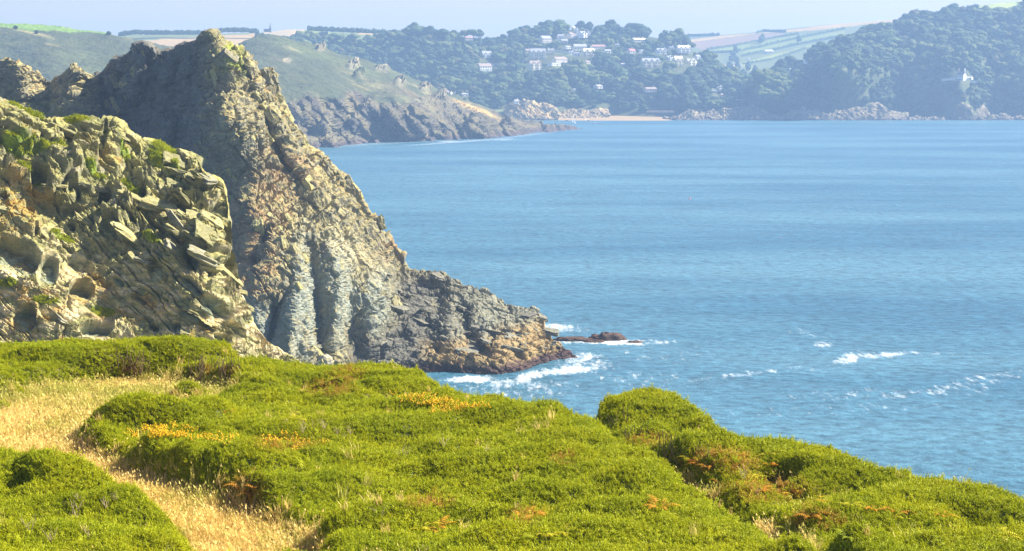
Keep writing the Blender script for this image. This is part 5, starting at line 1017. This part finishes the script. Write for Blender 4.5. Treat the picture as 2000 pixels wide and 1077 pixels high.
def gwall(a, b, d, n, label):
    pts = at(np.linspace(a[0], b[0], n), np.linspace(a[1], b[1], n), d); mb = MB()
    for i in range(n - 1):
        m = (pts[i] + pts[i + 1]) / 2; L_ = abs(pts[i + 1][0] - pts[i][0]); mb.box((m[0], m[1], m[2]), (L_ * .96, .8, 2.6)); mb.box((m[0], m[1], m[2] + 1.4), (L_, 1.1, .24)); mb.box((pts[i][0], m[1], m[2] + .5), (.9, 1.2, 3.8))
    tag(mb.build('garden_wall', hm_((.5, .5, .46))), label, 'garden wall')
gwall((1840, 157), (1866, 154.5), d - 4, 7, 'grey terrace wall with piers beside the cliff house'); gwall((1896, 160), (1908, 161), d - 2, 4, 'short grey wall running out along the cliff from the white house')
for a, b, n_, lab in [((1003, 131), (1040, 129), 5, 'pale garden wall below the cream house with paired gables'), ((1060, 104), (1112, 101), 7, 'long pale terrace wall under the pink house'), ((1180, 94), (1206, 92.5), 4, 'pale wall running on from the long red roof'), ((1236, 114), (1318, 112), 9, 'long garden wall above the wide pale hotel'), ((960, 126), (985, 129), 4, 'pale wall beside the low dull-pink bungalow')]:
    gwall(a, b, float(np.ravel(wood_ev(np.array([(a[0] + b[0]) / 2.]), np.array([(a[1] + b[1]) / 2.])))[0]) - 14, n_, lab)
# church spire on the skyline
q = at(528, 63, 3190.); e = empty('church', q, 0, 'slim church tower with a pointed spire on the skyline', 'church'); s = 3190 / F; stn = hm_((.20, .20, .21), 'stone')
mb = MB(); mb.box((0, 0, 2.6), (3.2, 3.2, 6.4)); mb.box((0, 0, 6), (3.7, 3.7, .5)); mb.build('tower', stn, e)
mb = MB(); mb.tube([(0, 0, 6.2), (0, 0, 15.2)], [1.7, .12], 8); mb.build('spire', stn, e); mb = MB(); gable_body(mb, 9, 5, 2.6, 2.2, -5.2, 0); mb.build('nave', stn, e); mb = MB(); gable_roof(mb, 9, 5, 2.6, 2.2, -5.2, 0); mb.build('roof', hm_(SL, 'roof'), e)

# ------------------------------------------------------------------ boats and buoys
M['hull_white'] = plain('boat_white', (.8, .8, .78), .35, .04); M['hull_dark'] = plain('boat_dark', (.10, .12, .17), .4, .1); M['hull_red'] = plain('boat_red', (.5, .10, .08), .4, .1); M['sail'] = plain('sailcloth', (.86, .85, .8), .8, .04); M['spar'] = plain('spar', (.55, .5, .42), .4)
def hull_mb(L, Bm, Hh):
    mb = MB(); n = 12; rows = []
    for i in range(n):
        t = i / (n - 1); x = -L / 2 + L * t; b = Bm / 2 * (1 - max(0, (t - .45) / .55) ** 2.2) * (.82 + .18 * min(1, t * 4)); k = Hh * (.85 + .3 * t * t); b = max(b, .03)
        rows.append([(x, -b, k), (x, -b * .86, k * .4), (x, -b * .35, -.15), (x, b * .35, -.15), (x, b * .86, k * .4), (x, b, k)])
    V = [v for q in rows for v in q]; Fs = [(i * 6 + j, i * 6 + j + 1, (i + 1) * 6 + j + 1, (i + 1) * 6 + j) for i in range(n - 1) for j in range(5)] + [(i * 6 + 5, i * 6, (i + 1) * 6, (i + 1) * 6 + 5) for i in range(n - 1)] + [(5, 4, 3, 2, 1, 0)]
    mb.add(V, Fs); return mb
def boat(X, Y, L, hull, label, rz, kind='motor'):
    p = sea_at(X, Y); e = empty('sailing_boat' if kind == 'sail' else 'boat', (p[0], p[1], .1), rz, label, 'sailing boat' if kind == 'sail' else 'boat', None)
    hull_mb(L, L * .34, L * .16).build('hull', M[hull], e)
    if kind == 'motor':
        mb = MB(); mb.box((L * .05, 0, L * .16 + L * .09), (L * .34, L * .22, L * .2), taper=.8); mb.build('cabin', M['hull_white'], e); mb = MB(); mb.box((L * .06, 0, L * .30), (L * .29, L * .19, L * .07), taper=.92); mb.build('windscreen', M['pane'], e)
        mb = MB(); mb.box((-L * .5, 0, L * .16), (L * .06, L * .07, L * .16)); mb.build('outboard', M['hull_dark'], e)
    elif kind == 'open':
        for t in (-.2, .1): mb = MB(); mb.box((L * t, 0, L * .13), (L * .07, L * .3, .06)); mb.build('thwart', M['spar'], e)
    else:
        h = L * 1.32; mb = MB(); mb.tube([(L * .08, 0, 0), (L * .08, 0, h)], [.07, .04], 6); mb.tube([(L * .08, 0, L * .3), (-L * .42, 0, L * .3)], .05, 6); mb.build('mast', M['spar'], e)
        def sail(name, a, b, c, belly):
            V = []; n = 8
            for i in range(n + 1):
                for j in range(n + 1):
                    u, v = i / n, j / n; q = np.array(a) * (1 - u) + (np.array(b) * (1 - v) + np.array(c) * v) * u; q = q + np.array([0, belly * 4 * u * v * (1 - v), 0]); V.append(q)
            V2 = [q + np.array([0, .03, 0]) for q in V]; m = n + 1; mb = MB(); mb.add(V, [(i * m + j, i * m + j + 1, (i + 1) * m + j + 1, (i + 1) * m + j) for i in range(n) for j in range(n)]); mb.add(V2, [(i * m + j, (i + 1) * m + j, (i + 1) * m + j + 1, i * m + j + 1) for i in range(n) for j in range(n)]); mb.build(name, M['sail'], e, True)
        sail('mainsail', (L * .06, 0, h * .98), (L * .05, 0, L * .33), (-L * .41, 0, L * .33), .35); sail('jib', (L * .1, 0, h * .82), (L * .46, 0, L * .22), (L * .12, 0, L * .26), .25)
boat(1121, 241.5, 5., 'hull_white', 'white-sailed dinghy off the sandy beach, the only boat under sail', .5, 'sail')
for X, Y, L, hu, lab, rz, k in [(1076, 234.5, 5.2, 'hull_white', 'white motor boat moored under the sandy bluff', .3, 'motor'), (1099, 233.5, 3.4, 'hull_white', 'small white boat between the bluff and the sailing dinghy', 1., 'motor'), (1107, 236.5, 4.6, 'hull_dark', 'dark open boat moored just shoreward of the sailing dinghy', .1, 'open'), (1143, 235.5, 4., 'hull_white', 'white motor boat seaward of the mid beach', .6, 'motor'),
        (1149, 236.3, 3.4, 'hull_red', 'small reddish open boat beside the white motor boat', -.3, 'open'), (1169, 233.8, 5.4, 'hull_red', 'red-hulled cabin boat at the edge of the beach', .2, 'motor'), (1178, 234.5, 5.6, 'hull_dark', 'long dark boat next to the red-hulled cabin boat', .1, 'open'), (1195, 234, 5.2, 'hull_white', 'largest white boat by the beach, past the dark boat', .25, 'motor'), (1213, 234.8, 4., 'hull_white', 'last small white boat toward the rocky end of the beach', .5, 'motor'),
        (1030, 235.5, 3., 'hull_white', 'tiny white boat close under the heath point', 0, 'open'), (1160, 241.5, 4.6, 'hull_white', 'low pale boat lying further out than the sailing dinghy', .1, 'open'), (1172, 241.8, 4.2, 'hull_white', 'low pale boat outermost of the moored boats', -.15, 'open')]: boat(X, Y, L, hu, lab, rz, k)
def buoy(X, Y, r_, rgb, label):
    p = sea_at(X, Y); e = empty('buoy', (p[0], p[1], 0), 0, label, 'buoy'); m = plain('buoy_paint', rgb, .4, .05); mb = MB(); n = 10
    prof = [(.15, -.5), (.75, -.3), (1, .1), (.9, .5), (.5, .85), (.2, 1.0), (.16, 1.3), (.05, 1.35)]; V = [(a * r_ * math.cos(k * 6.2832 / n), a * r_ * math.sin(k * 6.2832 / n), z * r_) for a, z in prof for k in range(n)]
    mb.add(V, [(i * n + k, i * n + (k + 1) % n, (i + 1) * n + (k + 1) % n, (i + 1) * n + k) for i in range(len(prof) - 1) for k in range(n)] + [tuple(range(n))[::-1], tuple((len(prof) - 1) * n + k for k in range(n))]); mb.build('float', m, e, True)
    mb = MB(); mb.tube([(0, 0, 1.3 * r_), (0, 0, 1.8 * r_)], .06 * r_, 5); mb.build('staff', M['spar'], e)
buoy(1347, 389, .55, (.75, .22, .24), 'pinkish red buoy alone on the open water'); buoy(1525, 464.5, .25, (.8, .55, .5), 'very small pale buoy, nearer than the pinkish red one')
# ------------------------------------------------------------------ sea air
m = bpy.data.materials.new('sea_air'); m.use_nodes = True; nt = m.node_tree; nt.nodes.remove(nt.nodes['Principled BSDF'])
v = nt.nodes.new('ShaderNodeVolumePrincipled'); v.inputs['Color'].default_value = (.37, .56, .865, 1); v.inputs['Density'].default_value = 1.85e-4; v.inputs['Anisotropy'].default_value = .2
nt.links.new(v.outputs[0], nt.nodes['Material Output'].inputs['Volume'])
mb = MB(); mb.box((0, 3125, 97), (6900, 6550, 206)); tag(mb.build('haze', m), kind='stuff')
